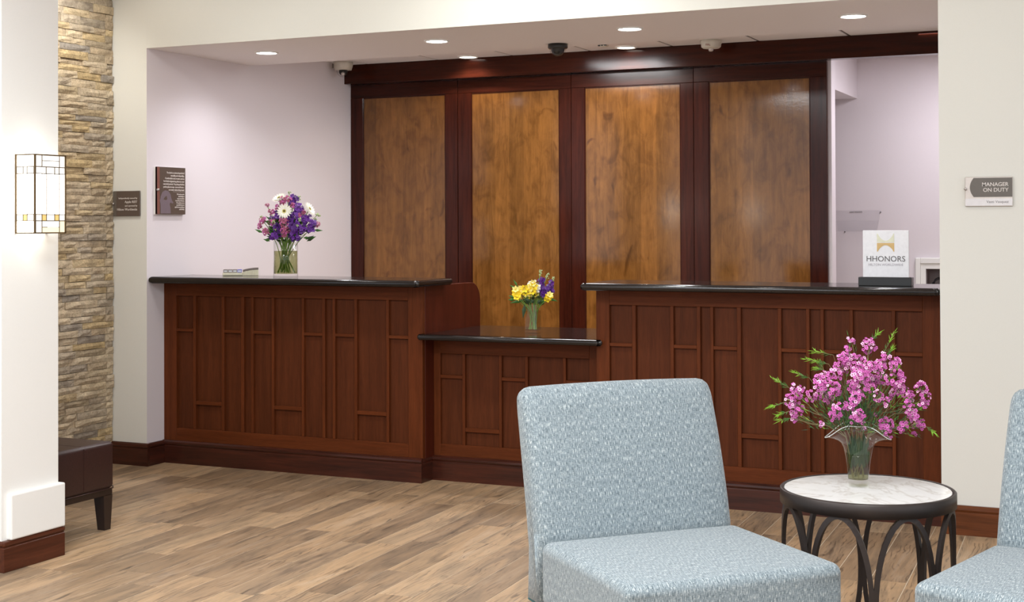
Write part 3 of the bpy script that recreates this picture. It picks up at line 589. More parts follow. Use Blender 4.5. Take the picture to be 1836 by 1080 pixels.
# ------------------------------------------------------------------ chairs
def box_uv(o):
    me = o.data; uv = me.uv_layers.new(name='box')
    for p in me.polygons:
        n = p.normal; ax = max(range(3), key=lambda i: abs(n[i]))
        for li in p.loop_indices:
            c = me.vertices[me.loops[li].vertex_index].co
            uv.data[li].uv = (c.x, c.y) if ax == 2 else ((c.x, c.z) if ax == 1 else (c.y, c.z))
def smooth_profile(pts, n=3):
    for _ in range(n):
        q = []
        for i in range(len(pts)):
            a, b = Vector(pts[i]), Vector(pts[(i + 1) % len(pts)]); q += [tuple(a * .75 + b * .25), tuple(a * .25 + b * .75)]
        pts = q
    return pts
WID = .322
def chair(loc, rz, label):
    e = empty('lounge_chair', loc, label, 'chair', None, rz)
    prof = [(0, .275), (0, .46), (.022, .56), (.062, .70), (.098, .80), (.118, .852), (.148, .880), (.19, .872), (.205, .835), (.178, .72), (.14, .56), (.112, .42), (.105, .275)]
    def sub(pts):      # smooth all but the flat bottom
        top = pts[1:-1]
        for _ in range(2):
            q = [top[0]]
            for a, b in zip(top, top[1:]): q += [(a[0] * .75 + b[0] * .25, a[1] * .75 + b[1] * .25), (a[0] * .25 + b[0] * .75, a[1] * .25 + b[1] * .75)]
            top = q + [top[-1]]
        return [pts[0]] + top + [pts[-1]]
    pr = sub(prof); N = 14; bm = B(); rings = []
    cy = sum(p[0] for p in pr) / len(pr)
    xs = [-WID, -WID + .004, -WID + .012, -WID + .024, -WID + .04] + [-WID + .04 + (2 * WID - .08) * i / 8 for i in range(1, 8)] + [WID - .04, WID - .024, WID - .012, WID - .004, WID]
    ins = [.04, .0226, .0114, .0034, 0] + [0] * 7 + [0, .0034, .0114, .0226, .04]
    n = len(pr)
    nrm = []
    for i in range(n):
        a, b = Vector(pr[i - 1]), Vector(pr[(i + 1) % n]); d = (b - a).normalized(); nrm.append(Vector((d.y, -d.x)))
    sgn = 1 if sum(nrm[i].dot(Vector(pr[i]) - Vector((cy, .55))) for i in range(n)) > 0 else -1
    for x, k in zip(xs, ins):
        pf = (1 - (x / WID) ** 2) * .006; ring = []
        for i in range(n):
            p = Vector(pr[i]) - nrm[i] * sgn * (k - pf if .3 < pr[i][1] else 0)
            if .3 >= pr[i][1]: p = Vector(pr[i]) - Vector((nrm[i].x, 0)) * sgn * k * .5
            ring.append(bm.verts.new((x, p.x, p.y)))
        rings.append(ring)
    for a, b in zip(rings, rings[1:]):
        for i in range(n): bm.faces.new((a[i], a[(i + 1) % n], b[(i + 1) % n], b[i]))
    bm.faces.new(rings[0]); bm.faces.new(rings[-1])
    o = link('backrest', bm, 'fabric', e, True); box_uv(o)
    bm = box(B(), -WID, WID, -.56, -.001, .27, .455)
    bmesh.ops.subdivide_edges(bm, edges=[q for q in bm.edges], cuts=5, use_grid_fill=True)
    for v_ in bm.verts:
        if v_.co.z > .45: v_.co.z += .012 * (1 - (v_.co.x / WID) ** 2) * (1 - ((v_.co.y + .28) / .29) ** 2)
        if v_.co.y < -.55: v_.co.y -= .012 * (1 - (v_.co.x / WID) ** 2)
    sh = [q for q in bm.edges if len(q.link_faces) == 2 and q.link_faces[0].normal.angle(q.link_faces[1].normal) > 1.0]
    bmesh.ops.bevel(bm, geom=sh, offset=.028, segments=5, affect='EDGES', profile=.5)
    o = link('seat', bm, 'fabric', e, True); box_uv(o); seat_ = o
    bm = B(); tube(bm, [(-WID + .008, -.54, .268), (-WID + .008, .1, .268)], .004); tube(bm, [(WID - .008, -.54, .268), (WID - .008, .1, .268)], .004); link('welt', bm, 'teal_thread', seat_, True)
    for x, y, dy in ((-WID + .035, -.52, -.0), (WID - .035, -.52, 0), (-WID + .035, .06, .05), (WID - .035, .06, .05)):
        bm = B(); A = [bm.verts.new((x + a * .022, y + b * .022, .272)) for a, b in ((-1, -1), (1, -1), (1, 1), (-1, 1))]; C_ = [bm.verts.new((x + a * .015, y + dy + b * .015, 0)) for a, b in ((-1, -1), (1, -1), (1, 1), (-1, 1))]
        bm.faces.new(A); bm.faces.new(C_)
        for i in range(4): bm.faces.new((A[i], A[(i + 1) % 4], C_[(i + 1) % 4], C_[i]))
        link('leg', bm, 'espresso', e)
    return e
r1 = math.radians(46.6)
mid1 = (Vector((-1.625, 3.723, 0)) + Vector((-1.183, 4.19, 0))) / 2
chair(tuple(mid1), r1, 'blue-grey tweed armless chair in front of the low middle desk')
r2 = math.radians(-14.5)
bl = Vector((-.444, 4.224, 0)); mid2 = bl + Vector((math.cos(r2), math.sin(r2), 0)) * .322
chair(tuple(mid2), r2, 'blue-grey tweed armless chair cut off at the right edge')

# ------------------------------------------------------------------ side table
e = empty('side_table', (-.812, 4.318, 0), 'round side table with white marble top and dark metal oval loops', 'table')
R_ = .258
bm = B(); lathe(bm, [(R_, .523), (R_, .562), (R_ - .003, .565), (R_ - .011, .565), (R_ - .012, .56), (R_ - .012, .523)], 64, cap=False)
rg = bm.verts[:]; lathe(bm, [(R_ - .012, .523), (R_, .523)], 64, cap=False); bmesh.ops.remove_doubles(bm, verts=bm.verts, dist=.0001); link('rim', bm, 'bronze', e, True)
bm = B(); lathe(bm, [(0, .535), (R_ - .0125, .535), (R_ - .0125, .561), (R_ - .014, .5635), (0, .5635)], 64, cap=False); link('marble_top', bm, 'marble', e)
rr = R_ - .01; off = math.radians(26.3) + math.atan2(-.909 * 0 - 1, 0) + math.atan2(.812, 4.318) * 1.0
for k in range(8):
    a0 = off + k * PI / 4; bm = B(); n = 40; ring = []
    for i in range(n):
        q = 2 * PI * i / n; da = math.radians(21.3) * math.cos(q); z = .268 + .256 * math.sin(q)
        # outward direction and a flat bar cross-section
        c_, s_ = math.cos(a0 + da), math.sin(a0 + da); P0 = Vector((rr * c_, rr * s_, z)); out = Vector((c_, s_, 0))
        tv = Vector((-s_ * rr * math.radians(21.3) * -math.sin(q), c_ * rr * math.radians(21.3) * -math.sin(q), .256 * math.cos(q))).normalized(); sd = tv.cross(out).normalized()
        ring.append([bm.verts.new(P0 + sd * u * .0075 + out * v_ * .006) for u, v_ in ((-1, -1), (1, -1), (1, 1), (-1, 1))])
    for i in range(n):
        A, C_ = ring[i], ring[(i + 1) % n]
        for j in range(4): bm.faces.new((A[j], A[(j + 1) % 4], C_[(j + 1) % 4], C_[j]))
    link('oval_loop', bm, 'bronze', e)
bm = B(); lathe(bm, [(R_ - .02, 0), (R_, 0), (R_, .012), (R_ - .02, .012)], 48, cap=False); lathe(bm, [(R_ - .02, .012), (R_ - .02, 0)], 48, cap=False); link('foot_ring', bm, 'bronze', e)

# ------------------------------------------------------------------ flowers
CR = Vector((.909, .417, 0)); CF = Vector((-.417, .909, 0)); UP = Vector((0, 0, 1))
class Arr:
    def __init__(s, base, mpx, cx, cy): s.b, s.k, s.cx, s.cy = Vector(base), mpx, cx, cy
    def p(s, x, y, d=0): return CR * ((x - s.cx) * s.k) + UP * ((s.cy - y) * s.k) - CF * d      # local to vase base; d towards the lens side
def basis(n):
    n = n.normalized(); a = n.cross(Vector((.2, .3, .93))); a = a.normalized() if a.length > .01 else Vector((1, 0, 0)); return n, a, n.cross(a)
def blossom(bm, c, n, r, k, mp, me, cup=.25, wd=.42, eye=.28):
    n, a, b = basis(n); ph = random.random() * 6
    for i in range(k):
        q = ph + 2 * PI * i / k; d = a * math.cos(q) + b * math.sin(q); s = n.cross(d)
        v = [c + d * r * .12, c + d * r * .6 + s * r * wd + n * r * cup * .5, c + d * r + n * r * cup, c + d * r * .6 - s * r * wd + n * r * cup * .5]
        bm.faces.new([bm.verts.new(x) for x in v]).material_index = mp
    if eye:
        ce = [bm.verts.new(c + (a * math.cos(2 * PI * i / 5) + b * math.sin(2 * PI * i / 5)) * r * eye + n * r * .12) for i in range(5)]; bm.faces.new(ce).material_index = me
def leaf(bm, p0, p1, w_, mi=0, bend=.0):
    p0, p1 = Vector(p0), Vector(p1); d = p1 - p0; s = d.cross(CF + Vector((0, 0, .2))); s = s.normalized() * w_ if s.length > 1e-5 else CR * w_
    m_ = p0 + d * .45 + UP * bend - CF * w_ * .3
    v = [bm.verts.new(x) for x in (p0, p0 + d * .4 + s, p1, p0 + d * .4 - s, m_)]
    bm.faces.new((v[0], v[1], v[4])).material_index = mi; bm.faces.new((v[1], v[2], v[4])).material_index = mi; bm.faces.new((v[2], v[3], v[4])).material_index = mi; bm.faces.new((v[3], v[0], v[4])).material_index = mi
def curve3(a, b, c, n=6): return [a * (1 - t_) ** 2 + b * 2 * t_ * (1 - t_) + c * t_ * t_ for t_ in [i / n for i in range(n + 1)]]
def rv(s=1): return Vector((random.uniform(-1, 1), random.uniform(-1, 1), random.uniform(-1, 1))) * s

# --- purple bouquet in the cylinder vase on the left desk
VB = (-4.446, 6.66, 1.0735)
A = Arr(VB, .000519, 438, 1020)
e = empty('vase', VB, 'clear glass cylinder vase of purple and white flowers on left desk', 'vase')
bm = B(); lathe(bm, [(0, 0), (.068, 0), (.068, .205), (.0645, .205), (.0645, .02), (0, .02)], 40, cap=False); link('glass', bm, 'glass', e, True)
bm = B(); lathe(bm, [(0, .0205), (.064, .0205), (.064, .146), (0, .146)], 40, cap=False); o = link('vase_water', bm, 'water', None, True); o.location = VB; tag(o, 'greenish water in the cylinder vase on the left desk', 'water')
def put(name, mats, bmf, parent, smooth=False, kind=None):
    bm = B(); bmf(bm); o = link(name, bm, mats, parent, smooth, recalc=False)
    if kind: o['kind'] = kind
    return o
def stem_base(r=.04): 
    q = random.random() * 6.28; k = r * math.sqrt(random.random()); return Vector((k * math.cos(q), k * math.sin(q), .024 + random.random() * .02))
def gerbera(A, x, y, d, n, r, label):
    c = A.p(x, y, d); f = empty('gerbera', VB, label, 'flower')
    b0 = stem_base(.03); neck = Vector((c.x * .25, c.y * .25, .19))
    put('stem', ['stem'], lambda bm: tube(bm, curve3(b0, neck, c - n.normalized() * .004, 8), .0024, 6), f, True)
    def pet(bm):
        blossom(bm, c, n, r, 17, 0, 0, .12, .13, 0); blossom(bm, c + n.normalized() * .002, n, r * .85, 15, 0, 0, .25, .13, 0)
    put('petals', ['whitepetal'], pet, f)
    put('centre', ['cream_eye', 'brown_eye'], lambda bm: (blossom(bm, c + n.normalized() * .004, n, r * .26, 9, 0, 1, .25, .4, .55)), f)
toC = -CF
gerbera(A, 455, 312, .10, toC + CR * .05 + UP * .12, .045, 'white gerbera with dark eye, facing front in the purple bouquet')
gerbera(A, 385, 172, .05, UP * .9 - CR * .35 + toC * .55, .044, 'white gerbera at the top left of the purple bouquet')
gerbera(A, 705, 290, .04, CR * .75 + UP * .45 + toC * .3, .046, 'white gerbera at the right of the purple bouquet')
def cluster_stem(A, name, base, clusters, mats, r, label, cat, group, density=1.0, buds=(), petals=5, leaves=2, neckz=.19):
    f = empty(name, base, label, cat, group); b0 = stem_base(.035)
    pts = [A.p(x, y, d) for x, y, rad, d in clusters]
    def stems(bm):
        main = max(pts, key=lambda p: p.length); neck = Vector((main.x * .18, main.y * .18, neckz)); tube(bm, curve3(b0, neck, main, 8), .0022, 5)
        for p in pts:
            if p is not main: tube(bm, curve3(neck, neck * .4 + p * .6 - UP * .01, p, 4), .0014, 4)
        for x, y, rad, d in buds: tube(bm, curve3(neck, neck * .4 + A.p(x, y, d) * .6, A.p(x, y, d), 4), .0016, 4)
    put('stem', ['stem'], stems, f, True)
    def fl(bm):
        for (x, y, rad, d), c in zip(clusters, pts):
            R2 = rad * A.k; k = max(4, int(density * 16 * (R2 / r) ** 2 * .42))
            for _ in range(k):
                v_ = rv(); 
                while v_.length > 1: v_ = rv()
                pos = c + v_ * R2; nn = v_ + toC * .7 + UP * .2
                blossom(bm, pos, nn, r * random.uniform(.75, 1.15), petals, random.choice((0, 0, 1)), 2, random.uniform(.1, .5))
    stuff(put('florets', mats, fl, f))
    if buds:
        def bu(bm):
            for x, y, rad, d in buds:
                c = A.p(x, y, d)
                for _ in range(9):
                    p = c + rv(rad * A.k * .7); s0 = len(bm.verts); bmesh.ops.create_icosphere(bm, subdivisions=1, radius=rad * A.k * .36, matrix=Matrix.Translation(p))
        stuff(put('buds', ['budgreen'], bu, f))
    if leaves:
        def lv(bm):
            for _ in range(leaves):
                p = random.choice(pts) * random.uniform(.55, .9) ; p.z = max(p.z, neckz + .01); q = p + Vector((p.x, p.y, .03)).normalized() * .045 + rv(.012); leaf(bm, p, q, .008, random.choice((0, 1)))
        put('leaves', ['leaf', 'darkleaf'], lv, f)
    return f
PU = ['purple', 'purple2', 'purple2']; PK = ['dusty', 'mag', 'eye']
G = 'purple stock stems in the cylinder vase'
for cl, bu, lab in (
    ([(530, 180, 50, .0), (510, 235, 40, .02)], [(480, 112, 18, 0), (580, 170, 24, 0)], 'purple stock stem standing tallest at the top of the bouquet'),
    ([(590, 280, 48, .03), (570, 330, 42, .05), (650, 400, 40, .05)], [(620, 400, 24, .1)], 'purple stock stem just right of the front white gerbera'),
    ([(540, 390, 58, .08), (560, 480, 66, .09), (555, 570, 58, .07), (640, 510, 46, .07)], [(600, 470, 16, .11)], 'purple stock stem low at front, right of the vase middle'),
    ([(710, 440, 66, .05), (720, 510, 40, .05), (690, 380, 35, .03)], [(790, 350, 28, .03), (765, 400, 18, .03)], 'purple stock stem at the far right of the bouquet'),
    ([(350, 560, 62, .07), (390, 490, 50, .08), (380, 370, 40, .04)], [(345, 425, 20, .1), (360, 510, 14, .1)], 'purple stock stem low at front, left of the vase middle'),
    ([(350, 330, 38, .0), (300, 390, 26, .02)], [(185, 372, 24, 0)], 'purple stock stem at the upper left, beside the pink clusters')):
    cluster_stem(A, 'stock_flower', VB, cl, PU, .0135, lab, 'flower', G, .9, bu, 5, 3)
G = 'dusty pink statice sprigs in the cylinder vase'
for cl, lab in (
    ([(430, 195, 48, .06), (480, 180, 38, .05), (530, 250, 26, .05)], 'dusty pink sprig below the top left white gerbera'),
    ([(240, 242, 20, 0), (290, 320, 34, .02), (360, 270, 30, .04)], 'dusty pink sprig rising alone at the upper left'),
    ([(310, 430, 38, .05), (200, 410, 38, .02), (165, 465, 34, .02), (240, 530, 40, .03)], 'dusty pink sprig spreading farthest left'),
    ([(450, 430, 56, .09), (460, 510, 50, .09), (450, 560, 28, .08)], 'dusty pink sprig low at front under the middle gerbera'),
    ([(600, 360, 38, .06), (645, 320, 38, .03)], 'dusty pink sprig between the front and right gerberas'),
    ([(780, 455, 32, .02)], 'dusty pink sprig peeking out at the far right')):
    cluster_stem(A, 'statice_sprig', VB, cl, PK, .0075, lab, 'flower', G, .7, (), 5, 3)
def fol(bm):
    for _ in range(110):
        q = random.random() * 6.28; r = .03 + .1 * random.random(); z = .215 + random.random() * .1; p = Vector((math.cos(q) * r * .6, math.sin(q) * r * .6, z)); leaf(bm, p, p + Vector((math.cos(q) * .05, math.sin(q) * .05, random.uniform(-.01, .04))), .008, random.choice((0, 1, 1)))
    for _ in range(19):
        q = random.random() * 6.28; r = .058 * math.sqrt(random.random()); a = Vector((math.cos(q) * r, math.sin(q) * r, .025)); q += random.uniform(-1, 1) + PI; tube(bm, [a, Vector((math.cos(q) * r * .8, math.sin(q) * r * .8, .21))], .002, 5, 2)
o = stuff(put('greenery', ['leaf', 'darkleaf', 'stem'], fol, None)); o.location = VB; tag(o, 'green leaves and stems filling the purple bouquet', 'greenery')

# --- yellow bouquet in the square vase on the low desk
VS = (-3.03, 6.87, .7875); A = Arr(VS, .000411, 513, 945)
e = empty('vase', VS, 'small square glass vase of yellow flowers on the low desk', 'vase'); hs = .034
bm = B()
for z0, z1, s0, s1 in ((0, .152, hs, hs - .0035),):
    o_ = [bm.verts.new((sx * s0, sy * s0, z)) for z in (0, z1) for sx, sy in ((-1, -1), (1, -1), (1, 1), (-1, 1))]; i_ = [bm.verts.new((sx * s1, sy * s1, z)) for z in (.016, z1) for sx, sy in ((-1, -1), (1, -1), (1, 1), (-1, 1))]
    for k in range(4):
        j = (k + 1) % 4
        bm.faces.new((o_[k], o_[j], o_[4 + j], o_[4 + k])); bm.faces.new((i_[k], i_[4 + k], i_[4 + j], i_[j])); bm.faces.new((o_[4 + k], o_[4 + j], i_[4 + j], i_[4 + k]))
    bm.faces.new(o_[:4][::-1]); bm.faces.new(i_[:4])
link('glass', bm, 'glass', e)
o = bx('vase_water', (-hs + .004, hs - .004, -hs + .004, hs - .004, .0165, .118), 'waterclear'); o.location = VS; tag(o, 'clear water in the small square vase', 'water')
def stem_base_s(): return Vector((random.uniform(-.022, .022), random.uniform(-.022, .022), .02))
_sb = stem_base
stem_base = lambda r=.04: stem_base_s()
G = 'yellow alstroemeria blooms in the square vase'
for cl, lab in (([(285, 425), (330, 480), (300, 470)], 'yellow bloom cluster at the left of the small vase'), ([(400, 375), (410, 435), (360, 385)], 'yellow bloom cluster left of middle above the small vase'), ([(470, 372), (460, 440), (440, 485)], 'yellow bloom cluster front and centre above the small vase'), ([(520, 340), (530, 430), (555, 440), (500, 400)], 'yellow bloom cluster right of middle beside the white one'), ([(712, 475), (690, 505)], 'yellow bloom low at the right under the purple spikes')):
    f = empty('alstroemeria', VS, lab, 'flower', G); pts = [A.p(x, y, random.uniform(.01, .05)) for x, y in cl]; b0 = stem_base()
    nk = Vector((pts[0].x * .15, pts[0].y * .15, .15))
    put('stem', ['stem'], lambda bm: [tube(bm, curve3(b0, nk, p - UP * .01, 6), .0022, 5) for p in pts], f, True)
    def bl_(bm):
        for p in pts:
            n_ = (toC * .9 + CR * random.uniform(-.5, .5) + UP * random.uniform(-.1, .6)); blossom(bm, p, n_, .024, 6, random.choice((0, 0, 1)), 0, .55, .34, 0); blossom(bm, p + rv(.008) + UP * .01, n_ + rv(.5), .021, 6, random.choice((0, 1)), 0, .55, .34, 0)
    put('blooms', ['yellow', 'yellow2'], bl_, f)
cluster_stem(A, 'white_blossom_cluster', VS, [(470, 312, 34, .0), (530, 300, 36, -.01), (580, 350, 38, .02), (572, 395, 25, .03)], ['whitepetal', 'whitepetal', 'whitepetal'], .008, 'white blossom cluster behind the yellow blooms in the small vase', 'flower', None, 1.0, (), 5, 0, .15)
G = 'purple stock spikes in the square vase'
for cl, bu, lab in (([(605, 265, 30, 0), (640, 255, 28, 0), (630, 310, 34, .01), (625, 365, 32, .02)], [(607, 150, 24, 0), (606, 190, 20, 0)], 'left and tallest purple stock spike in the small vase'), ([(655, 400, 40, .03), (650, 440, 44, .03), (615, 410, 26, .03), (690, 400, 30, .03)], [(700, 188, 22, .01), (690, 225, 24, .01), (688, 330, 10, .02)], 'middle purple stock spike in the small vase'), ([(735, 345, 32, .01), (742, 292, 22, .01), (740, 405, 34, .02), (712, 375, 28, .02)], [(765, 238, 22, .01), (770, 268, 14, .01)], 'right and lowest purple stock spike in the small vase')):
    cluster_stem(A, 'stock_flower', VS, cl, ['purple', 'purple2', 'purple2'], .0125, lab, 'flower', G, .9, bu, 5, 1, .15)
for x0, y0, x1, y1, w_, where in ((395, 515, 208, 556, .010, 'long leaf pointing far left'), (280, 510, 185, 512, .009, 'leaf pointing left under the first bloom'), (285, 490, 195, 460, .010, 'upper of the leaves pointing left'), (300, 385, 208, 320, .008, 'leaf curling up at the upper left'), (310, 340, 255, 250, .006, 'thin leaf rising highest at the left'), (402, 565, 378, 760, .011, 'leaf hanging down beside the vase'), (675, 490, 828, 535, .009, 'long leaf pointing far right'), (480, 540, 390, 500, .014, 'broad leaf at the vase lip, left'), (560, 560, 620, 520, .013, 'broad leaf at the vase lip, right'), (520, 560, 480, 505, .012, 'broad leaf at the vase lip, middle')):
    f = empty('leaf_sprig', VS, 'green ' + where + ' of the yellow bouquet', 'leaf', 'green leaves of the yellow bouquet'); b0 = stem_base()
    def one(bm): leaf(bm, A.p(x0, y0, .03), A.p(x1, y1, .03), w_)
    put('blade', ['leaf' if x0 < 400 or x0 > 660 else 'darkleaf'], one, f)
    put('stalk', ['stem'], lambda bm: tube(bm, curve3(b0, Vector((b0.x * .5, b0.y * .5, .13)), A.p(x0, y0, .03), 6), .0014, 4), f, True)
def yl(bm):
    for _ in range(26):
        p = Vector((random.uniform(-.03, .03), random.uniform(-.03, .03), random.uniform(.15, .2))); leaf(bm, p, p + Vector((p.x, p.y, .0)).normalized() * .035 + UP * random.uniform(0, .03), .01, random.choice((0, 1, 1)))
o = stuff(put('greenery', ['leaf', 'darkleaf'], yl, None)); o.location = VS; tag(o, 'dark green leaves filling the yellow bouquet', 'greenery')
stem_base = _sb

# --- waxflower bouquet in the fluted vase on the side table
VT = (-.845, 4.352, .5637); A = Arr(VT, .0003455, 985, 1436)
e = empty('vase', VT, 'clear fluted glass vase of magenta waxflower on the side table', 'vase')
bm = B(); n = 64; prof = [(.0325, 0, 0), (.0325, .03, 0), (.0345, .06, 0), (.0385, .09, .0), (.0425, .115, .03), (.046, .133, .12), (.051, .147, .32), (.056, .160, .62), (.062, .172, 1.0)]
rot0 = math.atan2(.845, 4.354)
def vring(r, z, k, ins=0):
    out = []
    for i in range(n):
        q = 2 * PI * i / n; c_ = (.5 + .5 * math.cos(2 * q)) ** 1.6; w4 = .5 + .5 * math.cos(4 * q)
        rr_ = r + k * (.036 * c_ - .012 * (1 - c_) * w4) - ins; zz = z + k * (.022 - .05 * c_ - .008 * w4 * (1 - c_))
        out.append(bm.verts.new((rr_ * math.cos(q + rot0), rr_ * math.sin(q + rot0), zz)))
    return out
rings = [vring(*p) for p in prof]; inner = [vring(r, max(z, .022), k, .0025) for r, z, k in prof[::-1] if z > .01]
allr = rings + inner + [vring(.03, .022, 0)]
for a, b in zip(allr, allr[1:]):
    for i in range(n): bm.faces.new((a[i], a[(i + 1) % n], b[(i + 1) % n], b[i]))
bm.faces.new(rings[0]); bm.faces.new(allr[-1]); rimp = [v_.co.copy() for v_ in rings[-1]]; link('glass', bm, 'glass', e, True); bm = B(); tube(bm, rimp + rimp[:1], .0013, 5); link('rim', bm, 'rimglass', e, True)
bm = B(); lathe(bm, [(0, .0225), (.0295, .0225), (.0305, .045), (.034, .085), (.035, .098), (0, .098)], 32, cap=False); o = link('vase_water', bm, 'water', None, True); o.location = VT; tag(o, 'greenish water in the fluted vase on the side table', 'water')
CL = [(920, 150, 40), (1070, 200, 72), (885, 210, 30), (820, 280, 58), (810, 350, 78), (960, 360, 88), (1040, 350, 60), (1180, 310, 66), (1240, 330, 48), (920, 430, 88), (720, 430, 66), (640, 480, 76), (590, 520, 56), (690, 540, 66), (1120, 370, 56), (1240, 450, 88), (1060, 490, 76), (1150, 500, 56), (890, 540, 56), (1010, 540, 48), (780, 580, 48), (640, 620, 56), (700, 650, 66), (430, 580, 66), (400, 680, 66), (440, 760, 66), (440, 830, 46), (560, 640, 50), (910, 620, 66), (960, 630, 56), (850, 690, 46), (1070, 600, 46), (1120, 650, 46), (1280, 530, 46), (1290, 620, 56), (1340, 580, 46), (1350, 690, 46), (740, 720, 56), (740, 800, 46), (910, 770, 62), (900, 820, 42), (1420, 640, 50), (1510, 560, 58), (1540, 640, 56), (1530, 710, 46), (1400, 780, 56), (1450, 830, 46), (1500, 890, 46), (1540, 900, 46), (1480, 985, 22), (1190, 880, 72), (1230, 950, 46), (1330, 900, 46), (1350, 870, 36), (985, 870, 22), (630, 870, 30), (1005, 905, 16), (1120, 790, 18)]
TIPS = [(380, 570, 215, 475), (340, 690, 195, 735), (370, 770, 270, 805), (385, 830, 285, 855), (550, 480, 420, 435), (720, 360, 525, 318), (760, 280, 605, 248), (680, 410, 600, 395), (670, 390, 620, 335), (1090, 150, 1160, 85), (1200, 270, 1295, 85), (1240, 290, 1275, 230), (1270, 415, 1310, 395), (1570, 910, 1640, 960), (1470, 780, 1530, 740)]
STEMS = [(440, 640, 'spreading farthest left over the grey chair side'), (430, 800, 'drooping lowest at the left'), (620, 520, 'arching to the upper left'), (720, 640, 'filling the left front'), (810, 330, 'standing at the top left of middle'), (960, 400, 'standing in the upper middle'), (920, 680, 'hanging at the front over the vase lip'), (1040, 200, 'standing tallest at the top'), (1080, 530, 'filling the middle right front'), (1230, 380, 'standing at the upper right'), (1310, 600, 'leaning right of middle'), (1510, 630, 'reaching farthest right'), (1460, 850, 'drooping low at the far right'), (1230, 910, 'hanging darkest just right of the vase lip')]
own = {i: [] for i in range(len(STEMS))}
for c in CL: own[min(own, key=lambda i: (STEMS[i][0] - c[0]) ** 2 + (STEMS[i][1] - c[1]) ** 2)].append(c)
tips = {i: [] for i in own}
for tp in TIPS: tips[min(own, key=lambda i: (STEMS[i][0] - tp[0]) ** 2 + (STEMS[i][1] - tp[1]) ** 2)].append(tp)
def depth_at(x, y):
    q = 1 - ((x - 985) / 620) ** 2 - ((y - 560) / 480) ** 2
    return .13 * math.sqrt(max(q, 0)) * random.choice((1, .8, .6, .25))
for i, (sx_, sy_, lab) in enumerate(STEMS):
    f = empty('waxflower_sprig', VT, 'magenta waxflower sprig ' + lab, 'flower', 'waxflower sprigs in the fluted vase')
    cl = [(x, y, r, depth_at(x, y)) for x, y, r in own[i]]; pts = [A.p(x, y, d) for x, y, r, d in cl]
    q = random.random() * 6.28; b0 = Vector((.018 * math.cos(q), .018 * math.sin(q), .025)); md = A.p(sx_, sy_, .04); nk = Vector((max(-.03, min(.03, md.x * .3)), max(-.03, min(.03, md.y * .3)), .15)); fork = nk * .45 + md * .55
    def st(bm):
        tube(bm, curve3(b0, nk * .8, nk, 4) + curve3(nk, nk * .5 + md * .5 + UP * .02, fork, 4)[1:], .0013, 4)
        for p in pts: tube(bm, curve3(fork, fork * .5 + p * .5 - UP * .012, p, 4), .0009, 4)
        for x0, y0, x1, y1 in tips[i]: tube(bm, curve3(fork, A.p(x0, y0, .02) * .6 + fork * .4, A.p(x0, y0, .02), 4) + [A.p(x1, y1, .02)], .0008, 4)
    put('stem', ['twig'], st, f, True)
    def fl(bm):
        for (x, y, r, d), c in zip(cl, pts):
            R2 = r * A.k; k = max(3, int(22 * (R2 / .0185) ** 1.9)); low = y > 860 and x > 1100
            for _ in range(k):
                v_ = rv()
                while v_.length > 1: v_ = rv()
                pos = c + v_ * R2 * 1.05; blossom(bm, pos, v_ * .8 + toC * .8 + UP * .3, .0058 * random.uniform(.7, 1.2), 5, random.choice((0, 0, 0, 1, 2) if not low else (1, 1, 1, 0)), 3, random.uniform(.05, .4), .44, .3)
    stuff(put('florets', ['mag', 'mag2', 'pinkpale', 'eye'], fl, f))
    def lv(bm):
        for x0, y0, x1, y1 in tips[i]:
            a, b = A.p(x0, y0, .02), A.p(x1, y1, .02); d = b - a
            for _ in range(30):
                t_ = random.random(); p = a + d * t_; leaf(bm, p, p + d.normalized() * .014 + rv(.011), .0008, 0 if t_ > .45 else 1)
        for p in pts:
            for _ in range(16): 
                g_ = fork + (p - fork) * random.uniform(.3, 1.05) + rv(.012); leaf(bm, g_, g_ + (p - fork).normalized() * .016 + rv(.01), .0009, random.choice((0, 1, 2, 2)))
    stuff(put('needles', ['limeleaf', 'leaf', 'darkleaf'], lv, f))
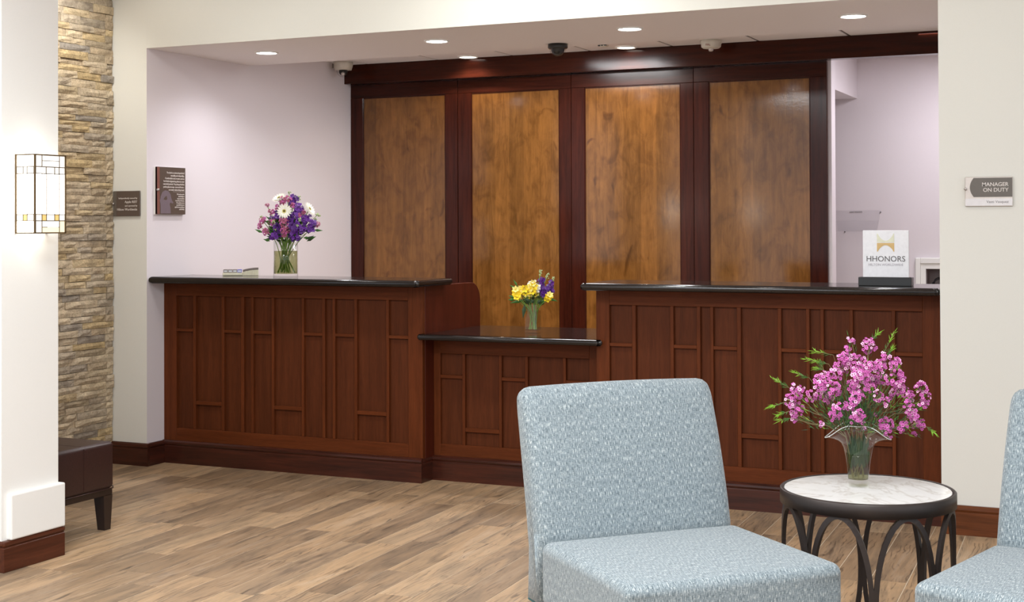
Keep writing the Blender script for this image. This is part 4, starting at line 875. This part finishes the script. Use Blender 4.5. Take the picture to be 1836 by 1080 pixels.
def fol2(bm):
    for _ in range(1500):
        q = random.random() * 6.28; el = random.uniform(.05, 1.3); r = random.uniform(.03, .15); p = Vector((math.cos(q) * math.cos(el) * r, math.sin(q) * math.cos(el) * r, .165 + math.sin(el) * r)); d = Vector((p.x, p.y, p.z - .12)).normalized()
        leaf(bm, p, p + d * .02 + rv(.012), .0011, random.choice((0, 0, 1)))
    for _ in range(170):
        q = random.random() * 6.28; r = .029 * math.sqrt(random.random()); a = Vector((math.cos(q) * r, math.sin(q) * r, .05 + .07 * random.random())); leaf(bm, a, a + rv(.01) + UP * .04, .004, 0)
o = stuff(put('greenery', ['darkleaf', 'leaf'], fol2, None)); o.location = VT; tag(o, 'dark green needle foliage filling the waxflower bouquet', 'greenery')

# ------------------------------------------------------------------ fanned cards on the left counter
e = empty('card_fan', (-4.845, 6.80, 1.0735), 'fanned deck of cream cards with dark covers on the left desk', 'cards', None, math.radians(34))
bx('tray', (-.105, .01, -.03, .03, 0, .019), 'cream_card', e, bev=.005, seg=2)
for k in range(4):
    x0 = -.1 + .0265 * k; bm = B()
    for d in ((x0, x0 + .025, -.0305, -.0285, .0195, .022), (x0, x0 + .025, -.0305, -.0285, .0325, .0355), (x0, x0 + .003, -.0305, -.0285, .0222, .0323), (x0 + .022, x0 + .025, -.0305, -.0285, .0222, .0323)): box(bm, *d)
    box(bm, x0, x0 + .025, -.028, .029, .0325, .0355); link('card_slot', bm, 'blue_card' if k == 3 else 'taupe_card', e)
    bx('tab_card', (x0 + .002, x0 + .023, -.028, .029, .0195, .0323), 'card', e)
for k in range(13):
    x0 = .0105 + .0068 * k; h = .022 + .011 * (1 - (1 - k / 12) ** 2)
    o = bx('cream_leaf', (x0, x0 + .0064, -.03, .03, 0, h), 'cream_card', e, bev=.0012); o.location = (0, -.0012 * (k % 3), 0)
    o = bx('dark_leaf', (x0, x0 + .0064, -.03, .03, h + .0003, h + .0125), 'taupe_card', e, bev=.0012); o.location = (0, -.0015 * (k % 2), 0)

# ------------------------------------------------------------------ lettering becomes plain mesh
bpy.context.view_layer.update(); dg = bpy.context.evaluated_depsgraph_get()
for o in [o for o in COL.objects if o.type == 'FONT']:
    me = bpy.data.meshes.new_from_object(o.evaluated_get(dg)); n_ = bpy.data.objects.new('lettering', me); COL.objects.link(n_)
    n_.parent = o.parent; n_.location = o.location; n_.rotation_euler = o.rotation_euler; bpy.data.objects.remove(o)
